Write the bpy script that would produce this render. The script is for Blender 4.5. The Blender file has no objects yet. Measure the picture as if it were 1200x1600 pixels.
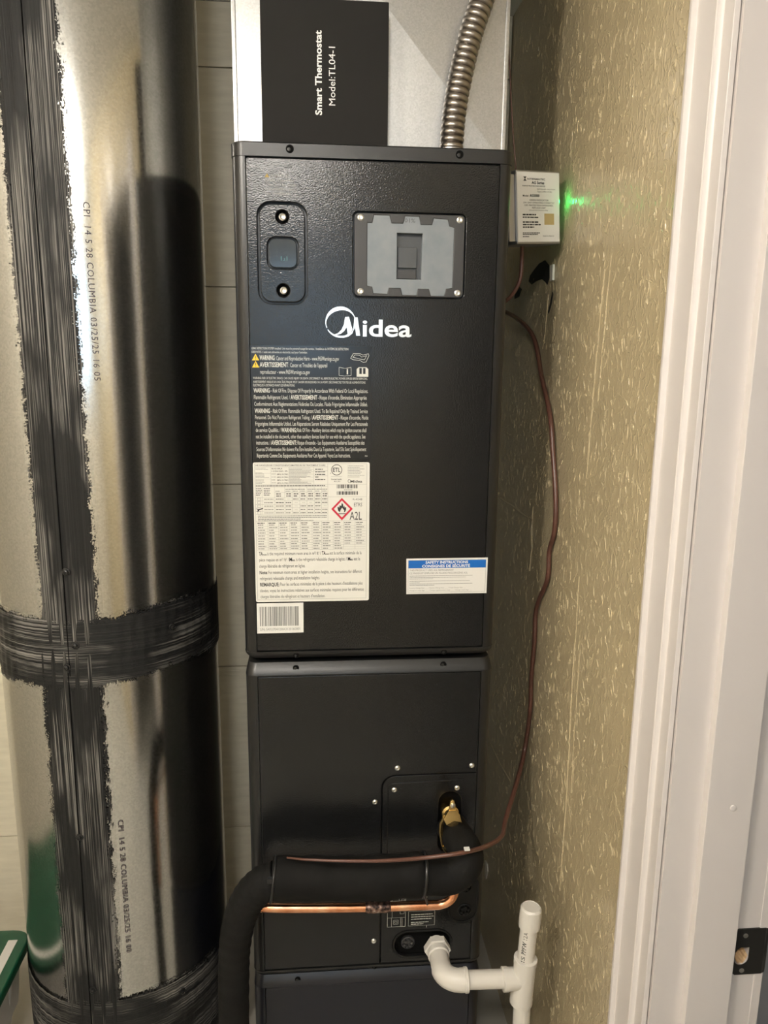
import bpy, bmesh, math, random
from mathutils import Vector, Matrix
random.seed(7)
D = bpy.data
SC = bpy.context.scene
COL = SC.collection
PI = math.pi

# ------------------------------------------------------------------ camera
def make_camera():
    p, y, r = math.radians(11.569), math.radians(5.048), math.radians(0.603)
    fw = Vector((math.sin(y) * math.cos(p), math.cos(y) * math.cos(p), -math.sin(p)))
    rt = Vector((math.cos(y), -math.sin(y), 0))
    up = rt.cross(fw)
    rt2 = rt * math.cos(r) + up * math.sin(r)
    up2 = -rt * math.sin(r) + up * math.cos(r)
    cd = D.cameras.new('camera')
    co = D.objects.new('camera', cd)
    COL.objects.link(co)
    m = Matrix((rt2, up2, -fw)).transposed().to_4x4()
    m.translation = Vector((-0.093, -1.2874, 1.6))
    co.matrix_world = m
    cd.sensor_fit = 'VERTICAL'
    cd.sensor_height = 32.0
    cd.lens = 32.0 * 1200.0 / 1600.0
    cd.clip_start = 0.02
    SC.camera = co
make_camera()

# ------------------------------------------------------------------ world, exposure, lamp settings
W = D.worlds.new('world')
SC.world = W
W.use_nodes = True
W.node_tree.nodes['Background'].inputs[0].default_value = (0.85, 0.9, 1.0, 1)
W.node_tree.nodes['Background'].inputs[1].default_value = 0.06
SC.view_settings.view_transform = 'Standard'
SC.view_settings.look = 'None'
SC.view_settings.exposure = 0.5
SC.view_settings.gamma = 1.0
SC.view_settings.use_curve_mapping = False
LAMP_POS = (-0.82, -1.30, 2.22)
LAMP_R = 0.09
LAMP_STRENGTH = 150.0
LAMP2_POS = (-0.25, -1.72, 2.27)
LAMP2_R = 0.10
LAMP2_STRENGTH = 110.0
LAMP_COLOR = (1.0, 0.93, 0.83)
WINDOW_STRENGTH = 4.2
WINDOW_COLOR = (0.45, 0.72, 1.0)

# ------------------------------------------------------------------ mesh builder
class MB:
    def __init__(s):
        s.v = []; s.f = []
    def add(s, vs, fs):
        o = len(s.v)
        s.v += [tuple(a) for a in vs]
        s.f += [tuple(i + o for i in q) for q in fs]
        return s
    def box(s, x0, x1, y0, y1, z0, z1):
        return s.add([(x0, y0, z0), (x1, y0, z0), (x1, y1, z0), (x0, y1, z0), (x0, y0, z1), (x1, y0, z1), (x1, y1, z1), (x0, y1, z1)],
                     [(3, 2, 1, 0), (4, 5, 6, 7), (0, 1, 5, 4), (1, 2, 6, 5), (2, 3, 7, 6), (3, 0, 4, 7)])
    def quad(s, a, b, c, d):
        return s.add([a, b, c, d], [(0, 1, 2, 3)])
    def rings(s, rings, cap0=True, cap1=True, closed=True):
        n = len(rings[0]); vs = [p for r in rings for p in r]; fs = []
        for i in range(len(rings) - 1):
            for j in range(n if closed else n - 1):
                k = (j + 1) % n
                fs.append((i * n + j, i * n + k, (i + 1) * n + k, (i + 1) * n + j))
        if cap0: fs.append(tuple(reversed(range(n))))
        if cap1: fs.append(tuple((len(rings) - 1) * n + j for j in range(n)))
        return s.add(vs, fs)
    def tube(s, pts, rad, seg=20, cap=True):
        pts = [Vector(p) for p in pts]; n = len(pts)
        if not isinstance(rad, (list, tuple)): rad = [rad] * n
        T = []
        for i in range(n):
            a = pts[max(i - 1, 0)]; b = pts[min(i + 1, n - 1)]
            T.append((b - a).normalized())
        ref = Vector((0, 0, 1)) if abs(T[0].z) < .9 else Vector((1, 0, 0))
        N = (ref - T[0] * ref.dot(T[0])).normalized(); R = []
        for i in range(n):
            N = (N - T[i] * N.dot(T[i])).normalized()
            B = T[i].cross(N)
            R.append([pts[i] + (N * math.cos(2 * PI * j / seg) + B * math.sin(2 * PI * j / seg)) * rad[i] for j in range(seg)])
        return s.rings(R, cap, cap)
    def lathe(s, prof, o, axis, seg=24, cap0=True, cap1=True, ph=0.0):
        o = Vector(o); ax = Vector(axis).normalized()
        ref = Vector((0, 0, 1)) if abs(ax.z) < .9 else Vector((1, 0, 0))
        N = (ref - ax * ref.dot(ax)).normalized(); B = ax.cross(N)
        R = [[o + ax * h + (N * math.cos(ph + 2 * PI * j / seg) + B * math.sin(ph + 2 * PI * j / seg)) * r for j in range(seg)] for r, h in prof]
        return s.rings(R, cap0, cap1)

BASE = {}
def finish(ob, smooth):
    if smooth is not None:
        ob.data.shade_smooth()
        ob.data.set_sharp_from_angle(angle=math.radians(smooth))
        wn = ob.modifiers.new('weighted', 'WEIGHTED_NORMAL'); wn.keep_sharp = True
def obj(name, mb, mat, parent=None, smooth=35, bevel=0.0, bseg=2):
    me = D.meshes.new(name)
    b = BASE[parent.name] if parent is not None and parent.name in BASE else (0, 0, 0)
    me.from_pydata([(x - b[0], y - b[1], z - b[2]) for x, y, z in mb.v], [], mb.f)
    bm = bmesh.new(); bm.from_mesh(me)
    bmesh.ops.recalc_face_normals(bm, faces=bm.faces)
    if bevel:
        es = [e for e in bm.edges if len(e.link_faces) == 2 and e.calc_face_angle(0) > .6]
        bmesh.ops.bevel(bm, geom=es, offset=bevel, segments=bseg, affect='EDGES', profile=.5)
    bm.to_mesh(me); bm.free()
    me.materials.append(mat)
    o = D.objects.new(name, me); COL.objects.link(o)
    finish(o, None if getattr(mb, 'plate', False) else smooth)
    if parent is not None:
        o.parent = parent; BASE[o.name] = b
    return o
def thing(name, label, cat, loc, group=None):
    o = D.objects.new(name, None); COL.objects.link(o)
    o.location = loc; o.empty_display_size = .05; BASE[o.name] = tuple(loc)
    o['label'] = label; o['category'] = cat
    if group: o['group'] = group
    return o
def struct(name, mb, mat, label, cat, smooth=35, bevel=0.0):
    o = obj(name, mb, mat, None, smooth, bevel); BASE[o.name] = (0, 0, 0)
    o['kind'] = 'structure'; o['label'] = label; o['category'] = cat
    return o
def instance(src, name, parent, dx, dy, dz):
    o = src.copy(); o.name = name; COL.objects.link(o); o.parent = parent
    o.location = (dx, dy, dz); return o

def rrect(x0, x1, z0, z1, r, n=6, corners=(1, 1, 1, 1)):
    """rounded rectangle loop, counter-clockwise from bottom left; corners = BL, BR, TR, TL"""
    out = []
    for k, (cx, cz, a) in enumerate(((x0 + r, z0 + r, PI), (x1 - r, z0 + r, 1.5 * PI), (x1 - r, z1 - r, 0), (x0 + r, z1 - r, .5 * PI))):
        if not corners[k]:
            out.append(((x0, x1, x1, x0)[k], (z0, z0, z1, z1)[k])); continue
        for i in range(n + 1):
            t = a + .5 * PI * i / n
            out.append((cx + r * math.cos(t), cz + r * math.sin(t)))
    return out
def circle(cx, cz, r, n=24):
    return [(cx + r * math.cos(2 * PI * i / n), cz + r * math.sin(2 * PI * i / n)) for i in range(n)]
def plate_mb(loops, y0, y1, bev=0.0):
    """flat plate in the XZ plane with holes; first loop is the outline; y0 is the front"""
    cu = D.curves.new('tmp', 'CURVE'); cu.dimensions = '2D'; cu.fill_mode = 'BOTH'
    for lp in loops:
        sp = cu.splines.new('POLY'); sp.points.add(len(lp) - 1); sp.use_cyclic_u = True
        for q, (x, z) in zip(sp.points, lp): q.co = (x, z, 0, 1)
    cu.extrude = max((y1 - y0) / 2 - bev, 1e-5); cu.bevel_depth = bev; cu.bevel_resolution = 1
    if bev: cu.offset = -bev
    o = D.objects.new('tmp', cu); COL.objects.link(o)
    bpy.context.view_layer.update()
    me = D.meshes.new_from_object(o.evaluated_get(bpy.context.evaluated_depsgraph_get()))
    mb = MB(); mb.plate = True; yc = (y0 + y1) / 2
    bm = bmesh.new(); bm.from_mesh(me); bmesh.ops.remove_doubles(bm, verts=bm.verts, dist=1e-6); bm.to_mesh(me); bm.free()
    mb.add([(v.co.x, yc - v.co.z, v.co.y) for v in me.vertices], [tuple(p.vertices) for p in me.polygons])
    D.objects.remove(o); D.curves.remove(cu); D.meshes.remove(me)
    return mb

# ---- lettering
_tc = D.curves.new('tmp_text', 'FONT'); _to = D.objects.new('tmp_text', _tc); COL.objects.link(_to)
def text(mb, s, fn, h, width=None, bold=0.0, align='L', res=2, track=1.0):
    """append the glyphs of s to mb; fn(a, b) maps layout metres to a point; h = cap height"""
    _tc.body = s; _tc.resolution_u = res; _tc.offset = bold; _tc.space_character = track
    bpy.context.view_layer.update()
    me = D.meshes.new_from_object(_to.evaluated_get(bpy.context.evaluated_depsgraph_get()))
    if not me.vertices: return
    xs = [v.co.x for v in me.vertices]; x0, x1 = min(xs), max(xs)
    sz = h / .69
    sx = sz if width is None else width / (x1 - x0)
    off = {'L': 0, 'C': -.5, 'R': -1}[align] * (x1 - x0) * sx
    mb.add([fn((v.co.x - x0) * sx + off, v.co.y * sz) for v in me.vertices], [tuple(p.vertices) for p in me.polygons])
    D.meshes.remove(me)
def front(x, z, y):
    return lambda a, b: (x + a, y, z + b)
def flat(mb, x0, x1, z0, z1, y):
    mb.quad((x0, y, z0), (x1, y, z0), (x1, y, z1), (x0, y, z1))
def poly(mb, pts, y):
    mb.add([(x, y, z) for x, z in pts], [tuple(range(len(pts)))])
def line(mb, pts, w, y, closed=False):
    pts = list(pts) + ([pts[0]] if closed else [])
    for (xa, za), (xb, zb) in zip(pts, pts[1:]):
        dx, dz = xb - xa, zb - za; L = math.hypot(dx, dz) or 1e-9
        nx, nz = -dz / L * w / 2, dx / L * w / 2; ex, ez = dx / L * w / 2, dz / L * w / 2
        mb.quad((xa - ex - nx, y, za - ez - nz), (xb + ex - nx, y, zb + ez - nz), (xb + ex + nx, y, zb + ez + nz), (xa - ex + nx, y, za - ez + nz))
def words(mb, x0, x1, zc, h, y, rnd):
    """print too small to read: a row of word-length dashes"""
    x = x0
    while x < x1 - h * .8:
        w = min(h * rnd.uniform(1.2, 4.5), x1 - x)
        flat(mb, x, x + w, zc - h / 2, zc + h / 2, y); x += w + h * .5

# ------------------------------------------------------------------ materials
def mat(name, col=(.5, .5, .5), rough=.5, metal=0.0, spec=.5, **kw):
    m = D.materials.new(name); m.use_nodes = True
    b = m.node_tree.nodes['Principled BSDF']
    b.inputs['Base Color'].default_value = (*col, 1); b.inputs['Roughness'].default_value = rough
    b.inputs['Metallic'].default_value = metal; b.inputs['Specular IOR Level'].default_value = spec
    for k, v in kw.items(): b.inputs[k.replace('_', ' ')].default_value = v
    return m
def nodes(m): return m.node_tree.nodes, m.node_tree.links, m.node_tree.nodes['Principled BSDF']
def noise(m, scale, vec=(1, 1, 1), detail=3, coord='Object', rough=.5):
    N, L, b = nodes(m)
    tc = N.new('ShaderNodeTexCoord'); mp = N.new('ShaderNodeMapping'); mp.inputs['Scale'].default_value = vec
    t = N.new('ShaderNodeTexNoise'); t.inputs['Scale'].default_value = scale; t.inputs['Detail'].default_value = detail
    t.inputs['Roughness'].default_value = rough
    L.new(tc.outputs[coord], mp.inputs['Vector']); L.new(mp.outputs['Vector'], t.inputs['Vector'])
    return t
def ramp(m, src, stops):
    N, L, b = nodes(m); r = N.new('ShaderNodeValToRGB')
    e = r.color_ramp.elements
    while len(e) < len(stops): e.new(.5)
    for k, (p, c) in zip(e, stops):
        k.position = p; k.color = (*c, 1) if isinstance(c, tuple) else (c, c, c, 1)
    L.new(src, r.inputs['Fac']); return r
def bump(m, src, strength, dist, prev=None):
    N, L, b = nodes(m); k = N.new('ShaderNodeBump'); k.inputs['Strength'].default_value = strength; k.inputs['Distance'].default_value = dist
    L.new(src, k.inputs['Height'])
    if prev: L.new(prev.outputs['Normal'], k.inputs['Normal'])
    L.new(k.outputs['Normal'], b.inputs['Normal']); return k

M = {}
# charcoal enamel of the cabinet, light orange peel
m = M['panel'] = mat('charcoal_enamel', (.0085, .0088, .0094), .15, spec=.4)
t = noise(m, 430, detail=2); bump(m, t.outputs['Fac'], .34, .0009)
M['trim_plastic'] = mat('black_satin_plastic', (.010, .010, .0104), .36)
t = noise(M['trim_plastic'], 300); bump(M['trim_plastic'], t.outputs['Fac'], .1, .0006)
M['cabinet'] = mat('charcoal_cabinet_side', (.009, .0092, .0098), .32)
M['navy_panel'] = mat('navy_black_enamel', (.005, .006, .012), .35)
M['black'] = mat('matte_black_rubber', (.005, .005, .005), .5, spec=.3)
M['hole'] = mat('dark_recess', (.003, .003, .003), .8, spec=.1)
M['graphite'] = mat('graphite_plastic', (.035, .035, .036), .45)
M['blue_glass'] = mat('dark_touch_key', (.02, .027, .034), .12)
M['screw'] = mat('zinc_screw', (.78, .78, .76), .32, 1.0)
M['screw_black'] = mat('black_oxide_screw', (.03, .03, .03), .35, .6)
M['chrome'] = mat('silver_foil_emblem', (.82, .84, .86), .28, .75)
m = M['frost'] = mat('frosted_plastic', (.2, .225, .25), .38)
t = noise(m, 40); r = ramp(m, t.outputs['Fac'], [(.3, (.17, .195, .22)), (.75, (.22, .24, .26))]); m.node_tree.links.new(r.outputs[0], nodes(m)[2].inputs['Base Color'])
M['frost_dark'] = mat('smoked_plastic', (.06, .065, .07), .3)
M['label_black'] = mat('glossy_black_label', (.010, .0115, .014), .2, spec=.4)
M['label_film'] = mat('clear_label_film', (.011, .0113, .0118), .17)
t = noise(M['label_film'], 430, detail=2); bump(M['label_film'], t.outputs['Fac'], .4, .0009)
M['label_white'] = mat('white_label', (.72, .71, .66), .4)
M['label_white2'] = mat('white_paper_label', (.74, .73, .70), .45)
M['ink_white'] = mat('white_ink', (.62, .62, .58), .5)
M['ink_grey'] = mat('faint_grey_ink', (.26, .26, .25), .5)
M['ink_black'] = mat('black_ink', (.03, .03, .03), .5)
M['ink_mid'] = mat('grey_ink', (.22, .22, .21), .5)
M['ink_blue'] = mat('blue_ink', (.005, .12, .46), .4)
M['ink_red'] = mat('red_ink', (.55, .02, .05), .4)
M['ink_yellow'] = mat('yellow_ink', (.85, .52, .02), .4)
M['ink_gold'] = mat('gold_hologram', (.55, .42, .22), .3, .4)
M['ink_purple'] = mat('violet_black_marking_ink', (.035, .022, .035), .5)
M['teal'] = mat('teal_segment', (.05, .17, .17), .3)
M['box_black'] = mat('black_card', (.014, .0135, .013), .75, spec=.2)
M['white_plain'] = mat('white_print', (.8, .8, .8), .5)

def galv(name, col, rough, streak, spangle, scale=70):
    m = mat(name, col, rough, 1.0)
    N, L, b = nodes(m)
    tc = N.new('ShaderNodeTexCoord'); v = N.new('ShaderNodeTexVoronoi'); v.inputs['Scale'].default_value = scale
    L.new(tc.outputs['Object'], v.inputs['Vector'])
    g = N.new('ShaderNodeSeparateColor'); L.new(v.outputs['Color'], g.inputs['Color'])
    r = N.new('ShaderNodeMapRange'); r.inputs['To Min'].default_value = rough - spangle; r.inputs['To Max'].default_value = rough + spangle
    L.new(g.outputs[0], r.inputs['Value']); L.new(r.outputs[0], b.inputs['Roughness'])
    c = N.new('ShaderNodeMapRange'); c.inputs['To Min'].default_value = .9; c.inputs['To Max'].default_value = 1.06
    L.new(g.outputs[1], c.inputs['Value'])
    mx = N.new('ShaderNodeVectorMath'); mx.operation = 'SCALE'; mx.inputs[0].default_value = col
    L.new(c.outputs[0], mx.inputs['Scale']); L.new(mx.outputs[0], b.inputs['Base Color'])
    t = noise(m, 160, (1, 1, streak), 2); bump(m, t.outputs['Fac'], .06, .0008)
    return m
M['duct'] = galv('galvanized_duct', (.58, .58, .565), .165, .25, .02, 300)
M['plenum'] = galv('galvanized_plenum', (.46, .46, .455), .40, 1, .05, 420)
M['conduit'] = mat('galvanized_flex_conduit', (.34, .31, .285), .32, 1.0)
M['steel'] = mat('zinc_steel_box', (.42, .42, .42), .35, .9)

# brushed duct mastic, thin over the steel at its ragged edges
m = M['mastic'] = mat('brushed_duct_mastic', (.04, .04, .04), .5, spec=.22)
N, L, b = nodes(m)
uv = N.new('ShaderNodeUVMap'); uv.uv_map = 'stroke'
def uvnoise(sc, detail=3, rough=.55):
    mp = N.new('ShaderNodeMapping'); mp.inputs['Scale'].default_value = (*sc, 1)
    t = N.new('ShaderNodeTexNoise'); t.inputs['Scale'].default_value = 1; t.inputs['Detail'].default_value = detail; t.inputs['Roughness'].default_value = rough
    L.new(uv.outputs[0], mp.inputs[0]); L.new(mp.outputs[0], t.inputs['Vector']); return t
st = uvnoise((420, 2.6), 5, .7); big = uvnoise((13, 4.0), 3); fine = uvnoise((330, 330), 2); mid = uvnoise((110, 40), 4, .65)
def math_(op, a, c=None, clamp=False):
    k = N.new('ShaderNodeMath'); k.operation = op; k.use_clamp = clamp
    for i, q in enumerate((a, c)):
        if q is None: continue
        if isinstance(q, (int, float)): k.inputs[i].default_value = q
        else: L.new(q, k.inputs[i])
    return k.outputs[0]
def mrange(src, a, c, d=0.0, e=1.0):
    k = N.new('ShaderNodeMapRange'); k.inputs['From Min'].default_value = a; k.inputs['From Max'].default_value = c
    k.inputs['To Min'].default_value = d; k.inputs['To Max'].default_value = e; L.new(src, k.inputs['Value']); return k.outputs[0]
streak = mrange(st.outputs['Fac'], .47, .61)
thin = mrange(big.outputs['Fac'], .45, .56, .05, 1.0)
sf = math_('MULTIPLY', streak, thin)
cr = N.new('ShaderNodeValToRGB'); cr.color_ramp.elements[0].color = (.0105, .0105, .011, 1); cr.color_ramp.elements[1].color = (.22, .21, .195, 1)
L.new(sf, cr.inputs['Fac']); L.new(cr.outputs[0], b.inputs['Base Color'])
bp_ = N.new('ShaderNodeBump'); bp_.inputs['Strength'].default_value = .7; bp_.inputs['Distance'].default_value = .0015
L.new(st.outputs['Fac'], bp_.inputs['Height']); L.new(bp_.outputs['Normal'], b.inputs['Normal'])
at = N.new('ShaderNodeAttribute'); at.attribute_name = 'edge'
e1 = math_('ADD', at.outputs['Fac'], math_('MULTIPLY', math_('SUBTRACT', mid.outputs['Fac'], .5), .034))
e2 = math_('ADD', e1, math_('MULTIPLY', math_('SUBTRACT', fine.outputs['Fac'], .5), .026))
e3 = math_('ADD', e2, math_('MULTIPLY', math_('SUBTRACT', st.outputs['Fac'], .5), .02))
L.new(mrange(e3, .0085, .0115), b.inputs['Alpha'])

# painted textured wall
def wallpaint(name, col, rough, sc, strength):
    m = mat(name, col, rough, spec=.5)
    N, L, b = nodes(m)
    def mth(op, a, c=None, d=None):
        k = N.new('ShaderNodeMath'); k.operation = op
        for i, q in enumerate((a, c, d)):
            if q is None: continue
            if isinstance(q, (int, float)): k.inputs[i].default_value = q
            else: L.new(q, k.inputs[i])
        return k.outputs[0]
    def rid(scale, w):
        n_ = noise(m, scale, (1, 1, .5), 2, rough=.45)
        a_ = mth('ABSOLUTE', mth('SUBTRACT', n_.outputs['Fac'], .5))
        q = N.new('ShaderNodeMapRange'); q.interpolation_type = 'SMOOTHSTEP'
        q.inputs['From Min'].default_value = w; q.inputs['From Max'].default_value = 0; L.new(a_, q.inputs['Value'])
        k_ = noise(m, scale * .55, (1, 1, .8), 2); v = ramp(m, k_.outputs['Fac'], [(.36, 0.0), (.48, 1.0)])
        return mth('MULTIPLY', q.outputs[0], v.outputs[0])
    t0_ = noise(m, sc * 1.6, (1, 1, .8), 2)
    h_ = mth('ADD', mth('ADD', rid(sc, .04), mth('MULTIPLY', rid(sc * 1.8, .05), .8)), mth('MULTIPLY', t0_.outputs['Fac'], .35))
    k = N.new('ShaderNodeMath'); k.operation = 'MULTIPLY'; k.inputs[1].default_value = 1.0; L.new(h_, k.inputs[0])
    bump(m, k.outputs[0], strength * .6, .0012)
    t3 = noise(m, 3, (1, 1, 1), 4)
    r3 = ramp(m, t3.outputs['Fac'], [(.3, tuple(c * .92 for c in col)), (.7, tuple(min(c * 1.06, 1) for c in col))])
    L.new(r3.outputs[0], b.inputs['Base Color'])
    return m
M['tan'] = wallpaint('tan_textured_paint', (.50, .415, .26), .34, 55, 1.0)
nodes(M['tan'])[2].inputs['Coat Weight'].default_value = .55; nodes(M['tan'])[2].inputs['Coat Roughness'].default_value = .13
L = M['tan'].node_tree.links; L.new([n for n in M['tan'].node_tree.nodes if n.type == 'BUMP'][0].outputs[0], nodes(M['tan'])[2].inputs['Coat Normal'])
M['tan_plain'] = mat('cream_paint', (.80, .75, .64), .5)
m = M['cream'] = mat('cream_painted_board', (.60, .54, .40), .5)
t = noise(m, 14, (1, 1, 6), 4); bump(m, t.outputs['Fac'], .15, .003)
r = ramp(m, t.outputs['Fac'], [(.3, (.70, .64, .50)), (.7, (.80, .74, .59))]); m.node_tree.links.new(r.outputs[0], nodes(m)[2].inputs['Base Color'])
m = M['trim'] = mat('white_gloss_trim', (.60, .56, .54), .34)
M['ceiling'] = mat('ceiling_white', (.85, .84, .80), .8)
m = M['floor'] = mat('concrete_floor', (.22, .21, .19), .6)
t = noise(m, 6, detail=6); r = ramp(m, t.outputs['Fac'], [(.3, (.36, .34, .30)), (.7, (.46, .44, .39))]); m.node_tree.links.new(r.outputs[0], nodes(m)[2].inputs['Base Color'])
M['navy_wall'] = mat('dark_slate_paint', (.42, .44, .48), .5)
m = M['foam'] = mat('black_foam_insulation', (.006, .0058, .0055), .75, spec=.16)
t = noise(m, 120, detail=4); bump(m, t.outputs['Fac'], .25, .002)
t2 = noise(m, 28, detail=5); r = ramp(m, t2.outputs['Fac'], [(.35, (.0045, .0043, .004)), (.72, (.0085, .008, .0075)), (.80, (.022, .021, .02))]); m.node_tree.links.new(r.outputs[0], nodes(m)[2].inputs['Base Color'])
m = M['copper'] = mat('bright_copper', (.80, .36, .19), .26, 1.0)
t = noise(m, 9, (3, 1, 1), 4); r = ramp(m, t.outputs['Fac'], [(.35, (.62, .25, .12)), (.55, (.86, .42, .24)), (.7, (.95, .58, .36))]); m.node_tree.links.new(r.outputs[0], nodes(m)[2].inputs['Base Color'])
m = M['braze'] = mat('scorched_copper', (.10, .06, .05), .45, .8)
t = noise(m, 120, detail=4); r = ramp(m, t.outputs['Fac'], [(.4, (.03, .022, .02)), (.6, (.30, .18, .14)), (.72, (.6, .55, .5))]); m.node_tree.links.new(r.outputs[0], nodes(m)[2].inputs['Base Color'])
M['brass'] = mat('brass', (.83, .60, .26), .25, 1.0)
M['brown_wire'] = mat('brown_wire_sheath', (.105, .045, .031), .33)
m = M['pvc'] = mat('white_pvc', (.66, .63, .58), .36)
M['green_lid'] = mat('green_lid_plastic', (.004, .060, .030), .28)
m = M['tote'] = mat('clear_tote_plastic', (.72, .70, .71), .3)
nodes(m)[2].inputs['Transmission Weight'].default_value = .12; nodes(m)[2].inputs['Roughness'].default_value = .35
M['tote_content'] = mat('grey_blue_cloth', (.20, .20, .27), .8)
M['paper_strip'] = mat('pale_paper_strip', (.55, .53, .50), .6)
M['strike'] = mat('black_strike_metal', (.03, .029, .027), .35, .5)
m = M['wood'] = mat('bare_pine', (.60, .40, .22), .7)
t = noise(m, 60, (1, 1, 8), 3); r = ramp(m, t.outputs['Fac'], [(.35, (.42, .26, .13)), (.65, (.66, .46, .27))]); m.node_tree.links.new(r.outputs[0], nodes(m)[2].inputs['Base Color'])
M['chip'] = mat('bare_gypsum', (.78, .76, .70), .8)
M['stain'] = mat('dark_smear', (.02, .02, .018), .7)
m = M['led'] = mat('green_lens', (.02, .5, .12), .3)
nodes(m)[2].inputs['Emission Color'].default_value = (.0, 1, .08, 1); nodes(m)[2].inputs['Emission Strength'].default_value = 1.6
m = M['lampglass'] = mat('lit_lamp_diffuser', (.9, .9, .9), .4)
nodes(m)[2].inputs['Emission Color'].default_value = (*LAMP_COLOR, 1); nodes(m)[2].inputs['Emission Strength'].default_value = LAMP_STRENGTH
m = M['lampglass2'] = mat('lit_lamp_diffuser_soft', (.9, .9, .9), .4)
nodes(m)[2].inputs['Emission Color'].default_value = (1, .95, .88, 1); nodes(m)[2].inputs['Emission Strength'].default_value = LAMP2_STRENGTH
m = M['daylight'] = mat('daylit_pane', (.5, .6, .7), .1)
nodes(m)[2].inputs['Emission Color'].default_value = (*WINDOW_COLOR, 1); nodes(m)[2].inputs['Emission Strength'].default_value = WINDOW_STRENGTH

# ================================================================== the room
ZC = 2.36
XW = 0.36
struct('floor', MB().box(-1.6, 2.2, -3.2, .75, -.1, 0), M['floor'], 'bare grey concrete floor of the utility closet', 'floor')
struct('ceiling', MB().box(-1.6, 2.2, -3.2, .75, ZC, ZC + .1), M['ceiling'], 'white ceiling of the utility closet', 'ceiling')
struct('wall_left', MB().box(-1.6, -1.5, -3.2, .75, 0, ZC), M['tan_plain'], 'tan painted closet wall on the left side', 'wall')
wb = struct('wall_back', MB().box(-1.5, XW, .632, .74, 0, ZC), M['cream'], 'cream wall of wide horizontal boards behind duct and cabinet', 'wall')
js = [0, .334, .800, 1.281, 1.753, 2.226, ZC]
for a, c in zip(js, js[1:]):
    obj('board', MB().box(-1.495, XW - .002, .620, .634, a + .0012, c - .0012), M['cream'], wb, bevel=.001)
for x, zz, w in ((-.345, .788, .05), (-.33, .776, .03)):
    obj('joint_ridge', MB().tube([(x - w, .620, zz), (x - w * .3, .619, zz + .001), (x + w, .620, zz - .001)], [.0016, .0022, .0014], 8), M['cream'], wb)

# right wall with the doorway (y -1.24 .. -0.43)
wr = MB().box(XW, .50, -.335, .75, 0, ZC).box(XW, .50, -3.0, -1.31, 0, ZC).box(XW, .50, -1.31, -.335, 2.08, ZC)
wr = struct('wall_right', wr, M['tan'], 'tan knockdown-textured wall right of the air handler', 'wall')
def ridge(pts, r):
    p2 = []
    for (a, c) in zip(pts, pts[1:]):
        for k in range(4):
            t = k / 4; p2.append((XW, a[0] + (c[0] - a[0]) * t + random.uniform(-.002, .002), a[1] + (c[1] - a[1]) * t))
    p2.append((XW, *pts[-1]))
    obj('paint_ridge', MB().tube(p2, [r * random.uniform(.5, 1.2) for _ in p2], 6), M['tan'], wr)
ridge([(-.061, 1.736), (-.050, 1.598), (-.0446, 1.515), (-.0376, 1.385)], .0016)
ridge([(-.085, 1.76), (-.076, 1.62), (-.070, 1.53)], .0015)
ridge([(-.036, 1.226), (-.0345, 1.036), (-.041, .864), (-.0395, .61)], .0015)
ridge([(-.062, 1.10), (-.060, .95), (-.066, .83)], .0012)
ridge([(.236, 1.719), (.2445, 1.646), (.2566, 1.615)], .0016)
ridge([(.563, 1.2518), (.442, 1.2577), (.329, 1.257), (.268, 1.2614)], .0022)
ridge([(.268, 1.29), (.272, 1.25), (.262, 1.2), (.27, 1.15)], .0025)
ridge([(.558, .593), (.456, .5955), (.346, .6075)], .002)
# raised squiggles of the knockdown texture, as real relief
sq = MB(); rq = random.Random(21)
for _ in range(3600):
    y0_, z0_ = rq.uniform(-.32, .60), rq.uniform(.30, 2.30)
    ln_ = rq.uniform(.006, .022); a_ = rq.gauss(0, .55); k_ = rq.uniform(-70, 70); r_ = rq.uniform(.0006, .0013)
    pp = []; yy, zz = y0_, z0_
    for j in range(5):
        pp.append((yy, zz)); yy += math.sin(a_) * ln_ / 4; zz += math.cos(a_) * ln_ / 4; a_ += k_ * ln_ / 4 + rq.gauss(0, .25)
    R_ = []
    for j, (yy, zz) in enumerate(pp):
        u0, u1 = pp[max(j - 1, 0)], pp[min(j + 1, 4)]
        dy, dz = u1[0] - u0[0], u1[1] - u0[1]; q_ = math.hypot(dy, dz) or 1; ny, nz = -dz / q_, dy / q_
        w_ = r_ * (.35, .95, 1.1, .9, .3)[j] * rq.uniform(.8, 1.25)
        R_.append([(XW + .0002, yy + ny * w_ * 1.3, zz + nz * w_ * 1.3), (XW - w_ * .55, yy + ny * w_ * .8, zz + nz * w_ * .8), (XW - w_ * .85, yy, zz), (XW - w_ * .55, yy - ny * w_ * .8, zz - nz * w_ * .8), (XW + .0002, yy - ny * w_ * 1.3, zz - nz * w_ * 1.3)])
    sq.rings(R_, False, False, False)
o = obj('texture_squiggles', sq, M['tan'], wr, 80); o['kind'] = 'stuff'
def wallpatch(name, yz, t, mt):
    n = len(yz)
    obj(name, MB().rings([[(XW, a, c) for a, c in yz], [(XW - t, a, c) for a, c in yz]]), mt, wr, None)
wallpatch('gypsum_chip', [(.2035, 1.743), (.2045, 1.772), (.225, 1.7715), (.219, 1.742)], .004, M['chip'])
wallpatch('dark_smear', [(.232, 1.752), (.226, 1.765), (.245, 1.776), (.27, 1.787), (.31, 1.785), (.34, 1.778), (.375, 1.768), (.385, 1.757), (.36, 1.748), (.325, 1.752), (.285, 1.752), (.262, 1.745), (.245, 1.738)], .0008, M['stain'])
wallpatch('dark_smear', [(.204, 1.717), (.21, 1.722), (.222, 1.70), (.232, 1.686), (.226, 1.682), (.213, 1.698)], .0007, M['stain'])
wallpatch('dark_smear', [(.44, 1.745), (.47, 1.755), (.50, 1.75), (.50, 1.728), (.46, 1.73)], .0007, M['stain'])
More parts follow.
